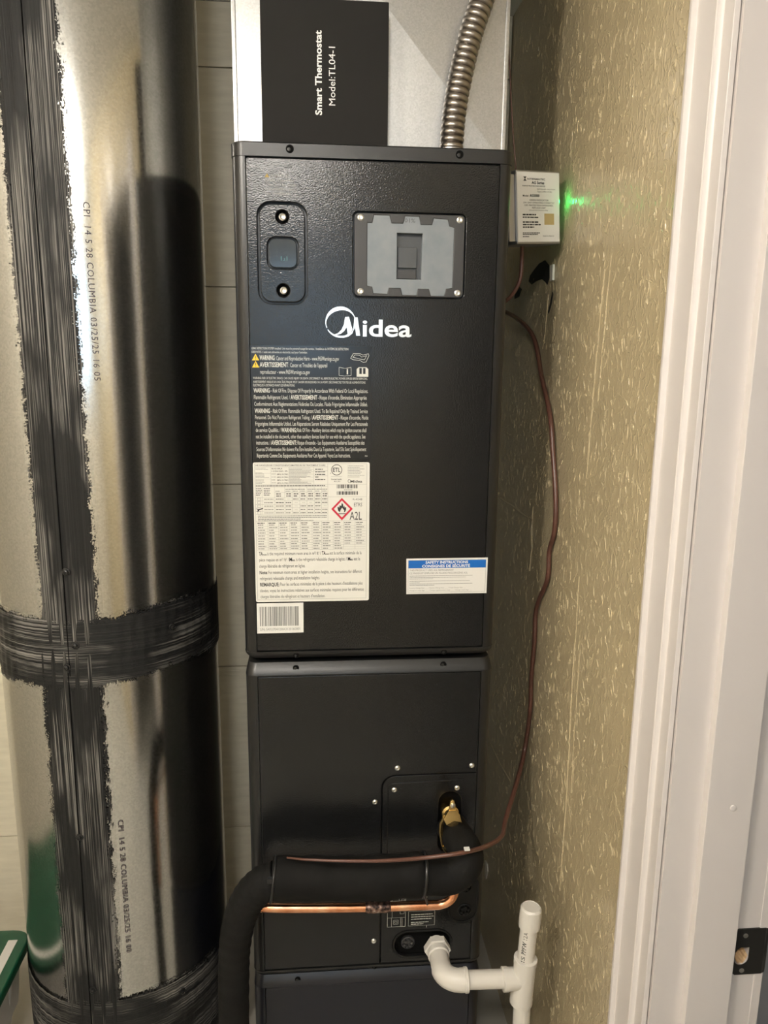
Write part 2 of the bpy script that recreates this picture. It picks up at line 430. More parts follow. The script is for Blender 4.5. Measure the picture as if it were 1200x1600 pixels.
wallpatch('gypsum_chip', [(.52, .235), (.53, .25), (.552, .245), (.545, .205), (.535, .20)], .003, M['chip'])

# door casing on the wall (profile across the casing, swept up)
prof = [(-.3256, .002), (-.3256, .0155), (-.3268, .0168), (-.3315, .0168), (-.3325, .0185), (-.3345, .0192), (-.3365, .0185), (-.3375, .0140), (-.3385, .0118), (-.3420, .0112), (-.3460, .0115), (-.3845, .0102), (-.3860, .0110), (-.3868, .0138), (-.3885, .0148), (-.3902, .0138), (-.3908, .0095), (-.3925, .0072), (-.3960, .0066), (-.3985, .0080), (-.4165, .0083), (-.4172, .0070), (-.4172, .002)]
def casing(z0, z1, yfun):
    return MB().rings([[(XW - p, yfun(y), z) for y, p in prof] for z in (z0, z1)])
struct('trim_1', casing(0, 2.16, lambda y: y), M['trim'], 'white moulded door casing on the tan wall', 'door casing', 40)
struct('trim_2', casing(0, 2.16, lambda y: -1.652 - y), M['trim'], 'white moulded door casing nearest the camera', 'door casing', 40)
# far jamb, facing the camera, with stop and strike plate
YJ = -.422
jm = MB()
hole = [(.4725, .803), (.4725, .793)] + [(.4825 + .0105 * math.cos(t), .793 + .011 * math.sin(t)) for t in [PI + PI * i / 10 for i in range(11)]] + [(.493, .811), (.480, .811), (.475, .808)]
lp = plate_mb([[(XW, 0), (.5165, 0), (.5165, 2.08), (XW, 2.08)], hole], YJ, YJ + .02)
jamb = struct('trim_3', lp, M['trim'], 'white door jamb board facing the camera with latch hole', 'door jamb', 30)
obj('door_stop', MB().box(.404, .4655, YJ - .0125, YJ + .001, 0, 2.07), M['trim'], jamb, bevel=.0015)
obj('edge_bead', MB().box(.5045, .5165, YJ - .0012, YJ + .001, 0, 2.07), M['trim'], jamb, bevel=.0006)
obj('paint_blob', MB().lathe([(.0045, 0), (.0040, .0012), (.002, .002)], (.4395, YJ - .0125, 1.031), (0, -1, 0), 14), M['trim'], jamb)
sp = plate_mb([[(.4675, .7735), (.4745, .7675), (.513, .7675), (.513, .8395), (.4745, .8395), (.4675, .8335)], hole], YJ - .0022, YJ + .0005, .0003)
spo = obj('strike_plate', sp, M['strike'], jamb, 30); spo['label'] = 'black metal strike plate with D-shaped latch hole'
lip = [[(.512 + .004 * 0, YJ - .0022, .7675), (.512, YJ - .0022, .8395)], [(.518, YJ - .001, .769), (.518, YJ - .001, .838)], [(.522, YJ + .004, .771), (.522, YJ + .004, .836)], [(.524, YJ + .012, .773), (.524, YJ + .012, .834)]]
o = obj('strike_lip', MB().rings(lip, False, False, False), M['strike'], spo)
md = o.modifiers.new('solid', 'SOLIDIFY'); md.thickness = .0018
for z in (.8295, .7745):
    obj('plate_screw', MB().lathe([(.0035, 0), (.0035, .0006), (.0015, .0004)], (.4842, YJ - .0022, z), (0, -1, 0), 12), M['screw'], spo)
pk = [(.4735 + i * .002, 0) for i in range(9)]
obj('latch_pocket', MB().box(.466, .500, YJ + .0245, YJ + .04, .775, .82), M['wood'], jamb)
obj('pocket_wood', MB().rings([[(.473 + .0195 * k / 8, YJ + .001 + .024 * j / 3, .7815 + .014 * (abs(k - 4) / 4) ** 2 + .004 * j / 3) for k in range(9)] for j in range(4)], False, False, False), M['wood'], jamb)
struct('trim_4', MB().box(XW, .5165, -1.25, -1.23, 0, 2.08).box(XW, .5165, -1.25, YJ, 2.06, 2.08), M['trim'], 'white head and near jamb of the doorway', 'door jamb')
# dark room past the doorway
struct('wall_hall', MB().box(1.75, 1.85, -3.2, .75, 0, ZC).box(.52, 1.85, .2, .3, 0, ZC).box(.52, 1.85, -2.4, -2.3, 0, ZC), M['navy_wall'], 'dark slate walls of the unlit room past the doorway', 'wall')
# wall behind the camera with a small high window
WX0, WX1, WZ0, WZ1 = -.46, .10, 1.48, 2.10
wf = plate_mb([[(-1.5, 0), (.5, 0), (.5, ZC), (-1.5, ZC)], [(WX0, WZ0), (WX1, WZ0), (WX1, WZ1), (WX0, WZ1)]], -3.1, -3.0)
struct('wall_front', wf, M['tan_plain'], 'tan wall behind the camera with a small high window', 'wall')
w1 = struct('window_1', plate_mb([[(WX0, WZ0), (WX1, WZ0), (WX1, WZ1), (WX0, WZ1)], [(WX0 + .04, WZ0 + .04), (WX1 - .04, WZ0 + .04), (WX1 - .04, WZ1 - .04), (WX0 + .04, WZ1 - .04)]], -3.07, -3.0), M['trim'], 'small high white window frame behind the camera', 'window')
obj('pane', MB().box(WX0 + .035, WX1 - .035, -3.05, -3.045, WZ0 + .035, WZ1 - .035), M['daylight'], w1)

# ceiling lamp (out of frame, seen only in reflections)
def ceiling_lamp(pos, r, glass, label):
    lx, ly, lz = pos
    lamp = thing('ceiling_light', label, 'ceiling light', (lx, ly, ZC))
    h = ZC - lz
    obj('base_ring', MB().lathe([(r * .7, 0), (r * .7, .02), (r * .45, .03)], (lx, ly, ZC), (0, 0, -1), 40), M['trim'], lamp)
    t0 = max(h - max(r * 1.6, .1), .02)
    if t0 > .03: obj('stem', MB().lathe([(.018, .02), (.018, t0 + .01)], (lx, ly, ZC), (0, 0, -1), 16), M['trim'], lamp)
    obj('diffuser', MB().lathe([(r * .35, t0), (r * .8, t0 + (h - t0) * .15), (r, t0 + (h - t0) * .45), (r * .9, t0 + (h - t0) * .75), (r * .55, h - .006), (.001, h)], (lx, ly, ZC), (0, 0, -1), 28, True, False), glass, lamp)
ceiling_lamp(LAMP_POS, LAMP_R, M['lampglass'], 'lit globe lamp on the ceiling left of the camera')
ceiling_lamp(LAMP2_POS, LAMP2_R, M['lampglass2'], 'lit wide ceiling lamp behind the camera near the window')

# ================================================================== air handler
UW = .2222; UD = .53
ah = thing('air_handler', 'tall slim black air handler cabinet with silver emblem and warning labels', 'air handler', (0, UD / 2, 0))
def section(w, yb, r, yf=0.0, xin=None, rec=0.0, n=6):
    """cabinet cross-section in XY; optional front recess between -xin and xin"""
    out = [(x, y) for x, y in rrect(-w, w, yf, yb, r, n)]
    if xin is None: return out
    res = []
    k = n + 1                       # after the first (front-left) corner arc the front edge starts
    res += out[:k]
    res += [(-xin, yf), (-xin, yf + rec), (xin, yf + rec), (xin, yf)]
    res += out[k:]
    return res
def body(z0, z1, w=UW):
    s = section(w, UD, .018, 0.0, .2012, .014)
    return MB().rings([[(x, y, z) for x, y in s] for z in (z0, z1)])
def stack(levels, r=.018):
    """levels: (z, inset, front_inset)"""
    return MB().rings([[(x, y, z) for x, y in section(UW - i, UD - i, max(r - i * .3, .006), fi)] for z, i, fi in levels])
obj('upper_cabinet', body(1.0855, 1.899), M['cabinet'], ah)
obj('top_cap', stack([(1.8995, -.0012, -.0015), (1.9185, -.0012, -.0015), (1.9208, .0015, .001)], .02), M['trim_plastic'], ah)
obj('bottom_trim', stack([(1.0702, .014, .010), (1.0715, .009, .007), (1.0745, .004, .004), (1.0790, .001, .001), (1.0840, -.0004, -.0008), (1.0855, -.0004, -.0008)]), M['trim_plastic'], ah)
obj('middle_cabinet', body(.4335, 1.0395), M['cabinet'], ah)
obj('top_trim', stack([(1.0395, -.0004, -.0008), (1.0425, -.0004, -.0008), (1.0520, .0015, .004), (1.0610, .004, .011), (1.0612, .006, .013)]), M['trim_plastic'], ah)
obj('bottom_trim', stack([(.4182, .017, .010), (.4192, .012, .008), (.4222, .0055, .0045), (.4270, .0015, .001), (.4320, -.0004, -.0008), (.4335, -.0004, -.0008)]), M['trim_plastic'], ah)
obj('bottom_cabinet', body(.02, .395), M['navy_panel'], ah)
obj('top_trim', stack([(.395, -.0004, -.0008), (.398, -.0004, -.0008), (.4075, .0015, .003), (.4165, .004, .009), (.4168, .006, .011)]), M['navy_panel'], ah)
obj('foot_plinth', stack([(0, .01, .01), (.02, .01, .01)]), M['trim_plastic'], ah)

CT = (-.1845, -.1065, 1.678, 1.8335)       # control recess
WN = (-.0335, .1485, 1.6905, 1.8225)       # breaker window recess
obj('front_panel', plate_mb([rrect(-.2003, .2003, 1.0875, 1.8975, .004), rrect(*CT, .021), rrect(*WN, .009)], 0.0, .0135, .0012), M['panel'], ah)
AX = .0225
obj('front_panel', plate_mb([[(-.2003, .4355), (AX - .0012, .4355), (AX - .0012, .812)] + [(AX - .0012 + .0262 * (1 - math.cos(t)), .812 + .0262 * math.sin(t)) for t in [PI / 2 * i / 8 for i in range(1, 9)]] + [(.2003, .8382), (.2003, 1.0380), (-.2003, 1.0380)]], 0.0, .0135, .0012), M['panel'], ah)
OV = (.1530, .2125, .518, .630); OH = (.046, .163, .437, .506)
PH = (.1295, .1725, .672, .800)
acc = obj('access_panel', plate_mb([[(.2003, .4355), (.2003, .8362), (AX + .026, .8362)] + [(AX + .0012 + .0248 * (1 - math.sin(t)), .8114 + .0248 * math.cos(t)) for t in [PI / 2 * i / 8 for i in range(1, 9)]] + [(AX + .0012, .4355)],
    rrect(.046, .163, .4445, .506, .0300), rrect(*PH, .021)], .0002, .0135, .0012), M['panel'], ah)
ln = MB()
for a in ((.034, .44, .0345, .819), ): pass
obj('raised_rib', MB().tube([(.0335, .0003, .52), (.0335, .0003, .812), (.036, .0003, .8185), (.042, .0003, .821), (.176, .0003, .824)], .0012, 8), M['panel'], acc)
obj('lower_panel', plate_mb([rrect(-.2003, .2003, .03, .3935, .004)], 0.0, .0135, .0012), M['navy_panel'], ah)

# dark screw pockets in the cap and trims
def pocket(x, y, z, r=.0062):
    o = obj('screw_pocket', MB().lathe([(r, -.001), (r, .0006), (r * .82, .0007), (r * .82, .0003), (r * .5, .0004)], (x, y, z), (0, -1, 0), 18), M['hole'], ah)
    obj('screw', MB().lathe([(r * .46, 0), (r * .46, .0008), (r * .2, .0012)], (x - .0012, y, z - .0006), (0, -1, 0), 10), M['screw_black'], o)
for x in (-.1318, .1345): pocket(x, -.0015, 1.9108)
for x in (-.1322, .1320): pocket(x, .0006, 1.0775, .0052)
for x in (-.1332, .1318): pocket(x, .0035, 1.0525, .0056)
pocket(-.1378, .0028, .4075, .0055); pocket(.0115, .001, .4272, .0045)

# zinc screws on the lower front
sc_src = None
for x, z in ((.0506, .8525), (.1897, .8523), (.0453, .8084), (.1633, .8074), (.0097, .785), (.0096, .4872)):
    if sc_src is None:
        sc_src = obj('screw', MB().lathe([(.0052, 0), (.0052, .0008), (.0044, .0022), (.0025, .0031), (.0022, .0026), (.0006, .0022)], (x, 0, z), (0, -1, 0), 14), M['screw'], ah); x0s, z0s = x, z
        bs = D.objects['screw']
    else:
        instance(sc_src, 'screw', ah, x - x0s, 0, z - z0s)

# control module
cx0, cx1, cz0, cz1 = CT
cm = obj('control_module', plate_mb([rrect(cx0 + .0035, cx1 - .0035, cz0 + .0035, cz1 - .0035, .018), rrect(-.1695, -.1205, 1.7322, 1.7812, .0125), circle(-.1452, 1.8115, .0105), circle(-.1450, 1.6995, .0105)], .0012, .0132, .0012), M['panel'], ah)
obj('touch_key', plate_mb([rrect(-.1672, -.1228, 1.7345, 1.7789, .0108)], .0018, .012, .001), M['blue_glass'], cm)
lt = MB()
for x, z, w, hh in ((-.1483, 1.7452, .0012, .007), (-.1446, 1.7452, .0028, .0010), (-.1432, 1.7452, .001, .004), (-.1392, 1.7452, .0010, .007)): flat(lt, x, x + w, z, z + hh, .0016)
obj('display_segment', lt, M['teal'], cm)
for z in (1.8115, 1.6995):
    obj('well', MB().lathe([(.0104, 0), (.0104, .0045), (.0095, .0046), (.0085, .001), (.001, .0008)], (-.1451, .0118, z), (0, -1, 0), 24), M['hole'], cm)
    obj('screw', MB().lathe([(.0062, 0), (.0062, .006), (.0056, .0078), (.0042, .0086), (.0022, .0078), (.0008, .0078)], (-.1448, .011, z), (0, -1, 0), 18), M['screw'], cm)

# breaker window: dark frame, frosted insert with tabs, deep slot
def bxz(cx, cy): return (-.0108 + (cx - 583) * (.14 / 387), 1.817 - (cy - 131) * (.123 / 366))
ins = [(583, 165), (605, 165), (612, 130), (680, 130), (690, 165), (742, 165), (750, 132), (812, 132), (820, 168), (870, 168), (878, 138), (940, 142), (948, 172), (970, 178),
       (968, 455), (940, 460), (932, 494), (872, 494), (862, 462), (812, 462), (806, 493), (742, 493), (734, 460), (680, 460), (674, 488), (612, 486), (606, 456), (583, 452)]
insl = [bxz(*k) for k in ins]
wx0, wx1, wz0, wz1 = WN
bw = obj('breaker_frame', plate_mb([rrect(wx0 + .0022, wx1 - .0022, wz0 + .0022, wz1 - .0022, .007), insl], -.0012, .0130, .0010), M['graphite'], ah)
slot = [bxz(715, 207), bxz(830, 207), bxz(826, 420), bxz(715, 418)]
obj('frosted_insert', plate_mb([insl, slot], .0002, .0132, .0003), M['frost'], bw)
sx0, sz0 = bxz(716, 419); sx1, sz1 = bxz(829, 208)
obj('breaker_back', MB().box(sx0, sx1, .0120, .0133, sz0, sz1), M['frost_dark'], bw)
a, b_ = bxz(722, 365), bxz(808, 268); obj('breaker_switch', MB().box(a[0], b_[0], .0065, .0128, a[1], b_[1]), M['frost_dark'], bw, bevel=.001)
a, b_ = bxz(718, 416), bxz(805, 374); obj('breaker_base', MB().box(a[0], b_[0], .0055, .0128, a[1], b_[1]), M['graphite'], bw, bevel=.001)
e = MB(); text(e, '01%', front(.0490, 1.8075, .00005), .0062, .017); obj('embossed_mark', e, M['frost_dark'], bw, None)
for x, z in ((-.0215, 1.8130), (.1378, 1.8128), (-.0212, 1.7000), (.1372, 1.6998)):
    obj('screw', MB().lathe([(.0052, 0), (.0050, .0012), (.003, .0022), (.0012, .0018)], (x, -.0012, z), (0, -1, 0), 14), M['screw'], bw)

# emblem: crescent ring, swept M and letters
em = MB(); YE = -.0007
cx, cz, R_ = -.0535, 1.6512, .0247
n = 48
for i in range(n):
    for k in (i, ):
        pass
def cres(t):
    # thick at the upper left, thin at the lower right
    w = .0010 + .0052 * max(0, math.cos(t - math.radians(105))) ** 1.6 + .0022 * max(0, math.cos(t - math.radians(-95))) ** 3
    return w
for i in range(n):
    t0, t1 = 2 * PI * i / n, 2 * PI * (i + 1) / n
    if math.radians(196) < t0 < math.radians(206): continue
    q = lambda t, r: (cx + r * math.cos(t), YE, cz + r * math.sin(t))
    em.quad(q(t0, R_ - cres(t0)), q(t1, R_ - cres(t1)), q(t1, R_), q(t0, R_))
def ez(c): return (-.0784 - .0012 + (c[0] - 60) / 7.5 * .001047, 1.6772 - (c[1] - 55) / 7.5 * .00103)
for pg in ([(300, 183), (345, 180), (385, 330), (355, 378), (330, 380), (318, 300), (290, 345), (250, 378), (205, 392), (175, 386), (215, 372), (258, 330), (285, 270)],
           [(408, 186), (445, 186), (476, 398), (430, 398), (412, 280), (395, 320), (385, 330), (398, 290)],
           [(330, 380), (355, 378), (400, 325), (385, 372), (340, 408), (280, 425), (215, 418), (250, 408), (300, 396)]):
    # triangle fan safe: fill as 2-D plate
    em2 = plate_mb([[ez(k) for k in pg]], YE - .0001, YE + .0001)
    em.add(em2.v, em2.f)
text(em, 'idea', front(ez((505, 0))[0], ez((0, 402))[1], YE - .0003), .0262, (1080 - 505) / 7.5 * .001047, .018, res=4)
obj('emblem', em, M['chrome'], ah, None)

# --- faint film label at the top left of the panel
lb = obj('film_label', plate_mb([rrect(-.174, -.120, 1.8405, 1.8945, .001)], -.0003, .0002), M['label_film'], ah, None)
e = MB()
for i, (s, w) in enumerate((('AVERTISS', .030), ("Avant d'accéder", .046), ('bornes, tous les circuits', .049), ("d'alimentation doivent", .048), ('être déconnectés', .040))):
    text(e, s, front(-.1715 + (.009 if i == 0 else 0), 1.8695 - i * .0064, -.0005), .0038, w)
obj('lettering', e, M['ink_grey'], lb, None)
e = MB(); poly(e, [(-.1712, 1.8690), (-.1642, 1.8690), (-.1677, 1.8745)], -.0005); obj('hazard_triangle', e, mat('faded_yellow_ink', (.30, .20, .03), .5), lb, None)

# --- warning label: white lettering on glossy black
YL = -.0004
wl = obj('warning_label', plate_mb([rrect(-.2000, -.0030, 1.4265, 1.6130, .002)], YL, .0003), M['label_black'], ah, None)
def kx(c): return -.1968 + (c - 62) / 5.714 * .001045
def kz(c): return 1.6073 - ((530 + c / 5.714) - 545) * .001044
e = MB(); eb = MB()
def row(s, x0, x1, cy, h, bold=0.0, mbx=None):
    text(mbx or e, s, front(kx(x0), kz(cy) - h * .5, YL - .0003), h, kx(x1) - kx(x0), bold)
row('LEAK DETECTION SYSTEM installed. Unit must be powered except for service. / Installation du SYSTÈME DE DÉTECTION', 58, 915, 80, .0036)
row("DES FUITES. L'unité sera alimentée en électricité, sauf pour l'entretien.", 58, 550, 112, .0036)
row('WARNING', 125, 258, 162, .0075, .02); row(': Cancer and Reproductive Harm - www.P65Warnings.ca.gov', 262, 830, 165, .0068)
row('AVERTISSEMENT', 125, 378, 222, .0075, .02); row(": Cancer et Troubles de l'appareil", 382, 725, 224, .0068)
row('reproducteur - www.P65Warnings.ca.gov', 128, 570, 285, .0068)
row('WARNING: RISK OF ELECTRIC SHOCK. CAN CAUSE INJURY OR DEATH. DISCONNECT ALL REMOTE ELECTRIC POWER SUPPLIES BEFORE SERVICING.', 62, 1090, 340, .0036)
row("AVERTISSEMENT: RISQUE DE CHOC ÉLECTRIQUE, PEUT CAUSER DES BLESSURES OU LA MORT. DÉCONNECTEZ TOUTES LES ALIMENTATIONS", 64, 1070, 374, .0036)
row('ÉLECTRIQUES À DISTANCE AVANT LES RÉPARATIONS.', 64, 435, 404, .0036)
for segs, cy in (
    ([('WARNING', 66, 210, 1), ('– Risk Of Fire. Dispose Of Properly In Accordance With Federal Or Local Regulations.', 216, 1095, 0)], 450),
    ([('Flammable Refrigerant Used. /', 68, 388, 0), ('AVERTISSEMENT', 394, 634, 1), ("- Risque d'incendie, Élimination Appropriée", 640, 1082, 0)], 510),
    ([('Conformément Aux Réglementations Fédérales Ou Locales. Fluide Frigorigène Inflammable Utilisé.', 70, 1090, 0)], 570),
    ([('WARNING', 72, 208, 1), ('– Risk Of Fire. Flammable Refrigerant Used. To Be Repaired Only By Trained Service', 214, 1092, 0)], 632),
    ([('Personnel. Do Not Puncture Refrigerant Tubing. /', 74, 582, 0), ('AVERTISSEMENT', 588, 824, 1), ("- Risque d'incendie, Fluide", 830, 1098, 0)], 690),
    ([('Frigorigène Inflammable Utilisé. Les Réparations Seront Réalisées Uniquement Par Les Personnels', 75, 1092, 0)], 748),
    ([('de service Qualifiés. /', 78, 300, 0), ('WARNING:', 306, 446, 1), ('Risk Of Fire - Auxiliary devices which may be ignition sources shall', 452, 1080, 0)], 805),
    ([('not be installed in the ductwork, other than auxiliary devices listed for use with the specific appliance. See', 78, 1072, 0)], 864),
    ([('instructions. /', 80, 206, 0), ('AVERTISSEMENT:', 212, 446, 1), ("Risque d'incendie - Les Équipements Auxiliaires Susceptibles des", 452, 1064, 0)], 920),
    ([("Sources D'inflammation Ne doivent Pas Être Installés Dans La Tuyauterie, Sauf S'ils Sont Spécifiquement", 80, 1080, 0)], 980),
    ([('Répertoriés Comme Des Équipements Auxiliaires Pour Cet Appareil. Voyez Les Instructions.', 82, 936, 0)], 1038)):
    for s, x0, x1, bd in segs: row(s, x0, x1, cy, .0066 if not bd else .0070, .02 if bd else 0)
row('M4', 1070, 1092, 1044, .002)
P = lambda pts: [(kx(a), kz(c)) for a, c in pts]
YI = YL - .0003
line(e, P([(935, 160), (960, 118), (1020, 118), (1045, 130), (1095, 118), (1100, 135), (1075, 190), (1050, 195), (1020, 178), (960, 172)]), .0007, YI, True)
line(e, P([(955, 150), (975, 130), (1015, 132), (1035, 148), (1080, 135), (1060, 172), (1020, 165)]), .0006, YI, True)
line(e, P([(832, 240), (885, 250), (885, 318), (832, 312)]), .0006, YI, True); line(e, P([(885, 250), (940, 240), (940, 312), (885, 318)]), .0006, YI, True)
text(e, 'i', front(kx(900), kz(300), YI), .0085, None, .04)
em2 = plate_mb([P([(990, 255), (1008, 238), (1078, 238), (1095, 255), (1095, 322), (990, 322)]), P([(1014, 245), (1036, 245), (1036, 298), (1014, 298)]), P([(1048, 245), (1070, 245), (1070, 298), (1048, 298)])], YI - .00005, YI + .00005)
e.add(em2.v, em2.f)
obj('lettering', e, M['ink_white'], wl, None)['kind'] = 'stuff'
e = MB(); ek = MB()
for cy in (160, 222):
    poly(e, P([(58, cy + 26), (122, cy + 26), (90, cy - 32)]), YI)
    flat(ek, kx(87), kx(93), kz(cy + 8), kz(cy - 14), YI - .0002); flat(ek, kx(87), kx(93), kz(cy + 19), kz(cy + 13), YI - .0002)
obj('hazard_triangles', e, M['ink_yellow'], wl, None); obj('exclamation_marks', ek, M['ink_black'], wl, None)

# --- white rating label
rl = obj('rating_label', plate_mb([rrect(-.2003, -.0045, 1.1775, 1.4215, .003)], YL, .0003), M['label_white'], ah, None)
rl['label'] = 'white rating label with tables, red flame diamond and barcode rows'
def rx(c): return -.2003 + (c - 62) / 5.614 * .001065
def rz(c): return 1.4215 - (c - 40) / 5.614 * .001121
PR = lambda pts: [(rx(a), rz(c)) for a, c in pts]
ek = MB(); eg = MB(); er = MB(); rnd = random.Random(3)
lw = .00028
def hl(x0, x1, y): line(eg, PR([(x0, y), (x1, y)]), lw, YI)
def vl(x, y0, y1): line(eg, PR([(x, y0), (x, y1)]), lw, YI)
line(eg, PR([(78, 52), (1068, 52), (1068, 1240), (78, 1240)]), .0004, YI, True)
text(ek, 'AIR HANDLER/AIR CONDITIONER/CLIMATISEURS DE TRAITEMENT D AIRE', front(rx(84), rz(70), YI), .0022, rx(700) - rx(84), .01)
vl(720, 52, 545); hl(720, 1068, 228); hl(720, 1068, 335); hl(78, 1068, 545); hl(78, 720, 78); hl(78, 720, 228)
vl(218, 78, 228); vl(376, 78, 228); vl(596, 78, 228)
for y in range(88, 224, 10):
    for a, c in ((84, 205), (380, 585)):
        if rnd.random() < .85: words(eg, rx(a), rx(a + (c - a) * rnd.uniform(.45, 1)), rz(y), .0007, YI, rnd)
for i, s in enumerate(('BLHZ-SIRLA', '115/208-230V~ 1Ph')):
    text(ek, s, front(rx(226), rz(98 + i * 22), YI), .0023, rx((320, 365)[i]) - rx(226), .01)
for i in range(4):
    text(ek, '(MFA) 30 (TBD)', front(rx(272), rz(145 + i * 25), YI), .0021, rx(370) - rx(272), .01); words(eg, rx(224), rx(262), rz(138 + i * 25), .001, YI, rnd)
for i in range(5): words(ek, rx(608), rx(608 + rnd.choice((30, 70, 90))), rz(98 + i * 22), .0014, YI, rnd)
for y in (100, 118, 140, 165, 190, 205): hl(376, 596, y)
for y in (130, 180): hl(78, 218, y)
for y in (112, 155): hl(596, 720, y)
words(ek, rx(84), rx(705), rz(238), .0013, YI, rnd); hl(78, 720, 248)
for x in (138, 248, 338, 402, 470, 535, 600, 664): vl(x, 250, 482)
for y in (295, 338, 368, 398, 428, 458, 482): hl(250 if y == 295 else 78, 720, y)
for x in (84, 152):
    for y in (262, 276, 290, 304, 318): words(ek, rx(x), rx(x + rnd.uniform(30, 60)), rz(y), .0011, YI, rnd)
for x in (345, 540): words(eg, rx(x), rx(x + 175), rz(268), .0011, YI, rnd)
for k, x in enumerate((255, 345, 410, 476, 540, 606, 668)):
    words(eg, rx(x), rx(x + 42), rz(284), .001, YI, rnd)
    for y in (308, 326): words(ek, rx(x + 6), rx(x + 48), rz(y), .0016, YI, rnd)
for y in (353, 383, 413, 443, 471):
    words(eg, rx(154), rx(238), rz(y), .0013, YI, rnd); words(ek, rx(258), rx(328), rz(y), .0012, YI, rnd)
    for x in (345, 410, 476, 540, 606, 668):
        if rnd.random() < .5: words(ek, rx(x), rx(x + 48), rz(y), .0012, YI, rnd)
        else: words(eg, rx(x + 14), rx(x + 42), rz(y), .0004, YI, rnd)
    if y != 443: line(eg, PR([(96, y - 10), (124, y - 10), (124, y + 10), (96, y + 10)]), .0004, YI, True)
em2 = plate_mb([PR([(80, 432), (105, 438), (142, 428), (145, 436), (112, 447), (104, 458), (84, 460), (98, 446)])], YI - .0002, YI - .0001); ek.add(em2.v, em2.f)
words(eg, rx(96), rx(712), rz(498), .0011, YI, rnd); words(eg, rx(96), rx(712), rz(512), .0011, YI, rnd); words(eg, rx(96), rx(480), rz(526), .0012, YI, rnd); words(eg, rx(96), rx(590), rz(539), .0012, YI, rnd)
cols = [84, 183, 280, 378, 472, 578, 664, 768, 860, 965, 1060]
for x in cols[1:-1]: vl(x, 548, 795)
for y in (588, 610, 633, 660, 685, 708, 732, 752, 775, 795): hl(84, 1060, y)
for k, x in enumerate(cols[:-1]):
    words(ek, rx(x + 6), rx(x + 70), rz(560), .0013, YI, rnd); words(ek, rx(x + 10), rx(x + 58), rz(576), .001, YI, rnd)
    for j, y in enumerate((599, 622, 646, 672, 697, 720, 742, 763, 785)):
        if k > 7 and j > 6: continue
        words(eg, rx(x + 10), rx(x + rnd.uniform(55, 84)), rz(y), .0014, YI, rnd)
def rrow(s, x0, x1, cy, h, bold=0.0): text(ek if bold else eg2, s, front(rx(x0), rz(cy) - h * .5, YI), h, rx(x1) - rx(x0), bold)
eg2 = MB()
rrow('TA', 98, 132, 828, .0062, .025); rrow('min', 133, 166, 836, .0028, .02); rrow('is the required minimum room area in m²/ ft² /', 172, 655, 828, .0058); rrow('TA', 664, 698, 828, .0062, .025); rrow('min', 699, 730, 836, .0028, .02); rrow('est la surface minimale de la', 736, 1024, 828, .0058)
rrow('pièce requise en m²/ ft² /', 98, 364, 882, .0058); rrow('M', 370, 394, 882, .0062, .025); rrow('REL', 395, 424, 890, .0028, .02); rrow('is the refrigerant releasable charge in kg/oz. /', 430, 890, 882, .0058); rrow('M', 900, 922, 882, .0062, .025); rrow('REL', 923, 948, 890, .0028, .02); rrow('est la', 955, 1012, 882, .0058)
rrow('charge libérable de réfrigérant en kg/oz.', 98, 512, 938, .0058)
rrow('Note:', 100, 172, 995, .0060, .02); rrow('For minimum room areas at higher installation heights, see instructions for different', 180, 1028, 995, .0058)
rrow('refrigerant releasable charge and installation heights.', 102, 645, 1048, .0058)
rrow('REMARQUE:', 102, 275, 1104, .0062, .025); rrow("Pour les surfaces minimales de la pièce à des hauteurs d'installations plus", 284, 1036, 1102, .0058)
rrow('élevées, voyez les instructions relatives aux surfaces minimales requises pour les différentes', 102, 1046, 1158, .0058)
rrow("charges libérables de réfrigérant et hauteurs d'installation.", 104, 692, 1212, .0058)
# listing mark, emblem, barcodes, flame diamond
cxm, czm = rx(800), rz(104)
for i in range(32):
    a0, a1 = 2 * PI * i / 32, 2 * PI * (i + 1) / 32
    q = lambda t, r: (cxm + r * math.cos(t), YI, czm + r * math.sin(t))
    ek.quad(q(a0, .0082), q(a1, .0082), q(a1, .0093), q(a0, .0093))
text(ek, 'ETL', front(cxm, czm - .0035, YI - .0001), .0072, .0125, .02, 'C')
text(ek, 'Intertek', front(rx(752), rz(190), YI), .0026, rx(846) - rx(752), .01); text(ek, '4011301', front(rx(775), rz(208), YI), .0024, rx(830) - rx(775)); hl(750, 846, 160); words(eg, rx(742), rx(750), rz(132), .0015, YI, rnd)
for i, w in enumerate((140, 110, 150, 110, 130, 115, 150, 110)): words(eg, rx(898), rx(898 + w), rz(70 + i * 13.5), .0008, YI, rnd)
text(ek, 'Midea', front(rx(922), rz(213), YI), .0042, rx(1028) - rx(922), .02); line(ek, PR([(920, 190), (908, 186), (900, 198), (904, 210), (918, 214)]), .0006, YI)
def bars(mbx, x0, x1, z0, z1, n, y, rnd):
    x = x0; u = (x1 - x0) / n
    while x < x1 - u:
        w = u * rnd.choice((.5, .8, 1, 1.5, 2)); flat(mbx, x, min(x + w, x1), z0, z1, y); x += w + u * rnd.choice((.5, .7, 1, 1.4))
bars(ek, rx(802), rx(992), rz(262), rz(230), 42, YI, rnd); bars(ek, rx(802), rx(992), rz(318), rz(288), 36, YI, rnd)
words(eg, rx(865), rx(940), rz(275), .0011, YI, rnd)
em2 = plate_mb([PR([(846, 345), (944, 441), (846, 540), (750, 441)]), PR([(846, 368), (920, 441), (846, 516), (774, 441)])], YI - .0001, YI); er.add(em2.v, em2.f)
em2 = plate_mb([PR([(828, 470), (812, 455), (806, 430), (814, 418), (822, 432), (826, 408), (840, 415), (846, 385), (858, 405), (858, 425), (868, 412), (872, 430), (884, 424), (884, 448), (874, 466), (864, 472), (868, 455), (856, 440), (848, 430), (838, 444), (832, 456)])], YI - .0002, YI - .0001); ek.add(em2.v, em2.f)
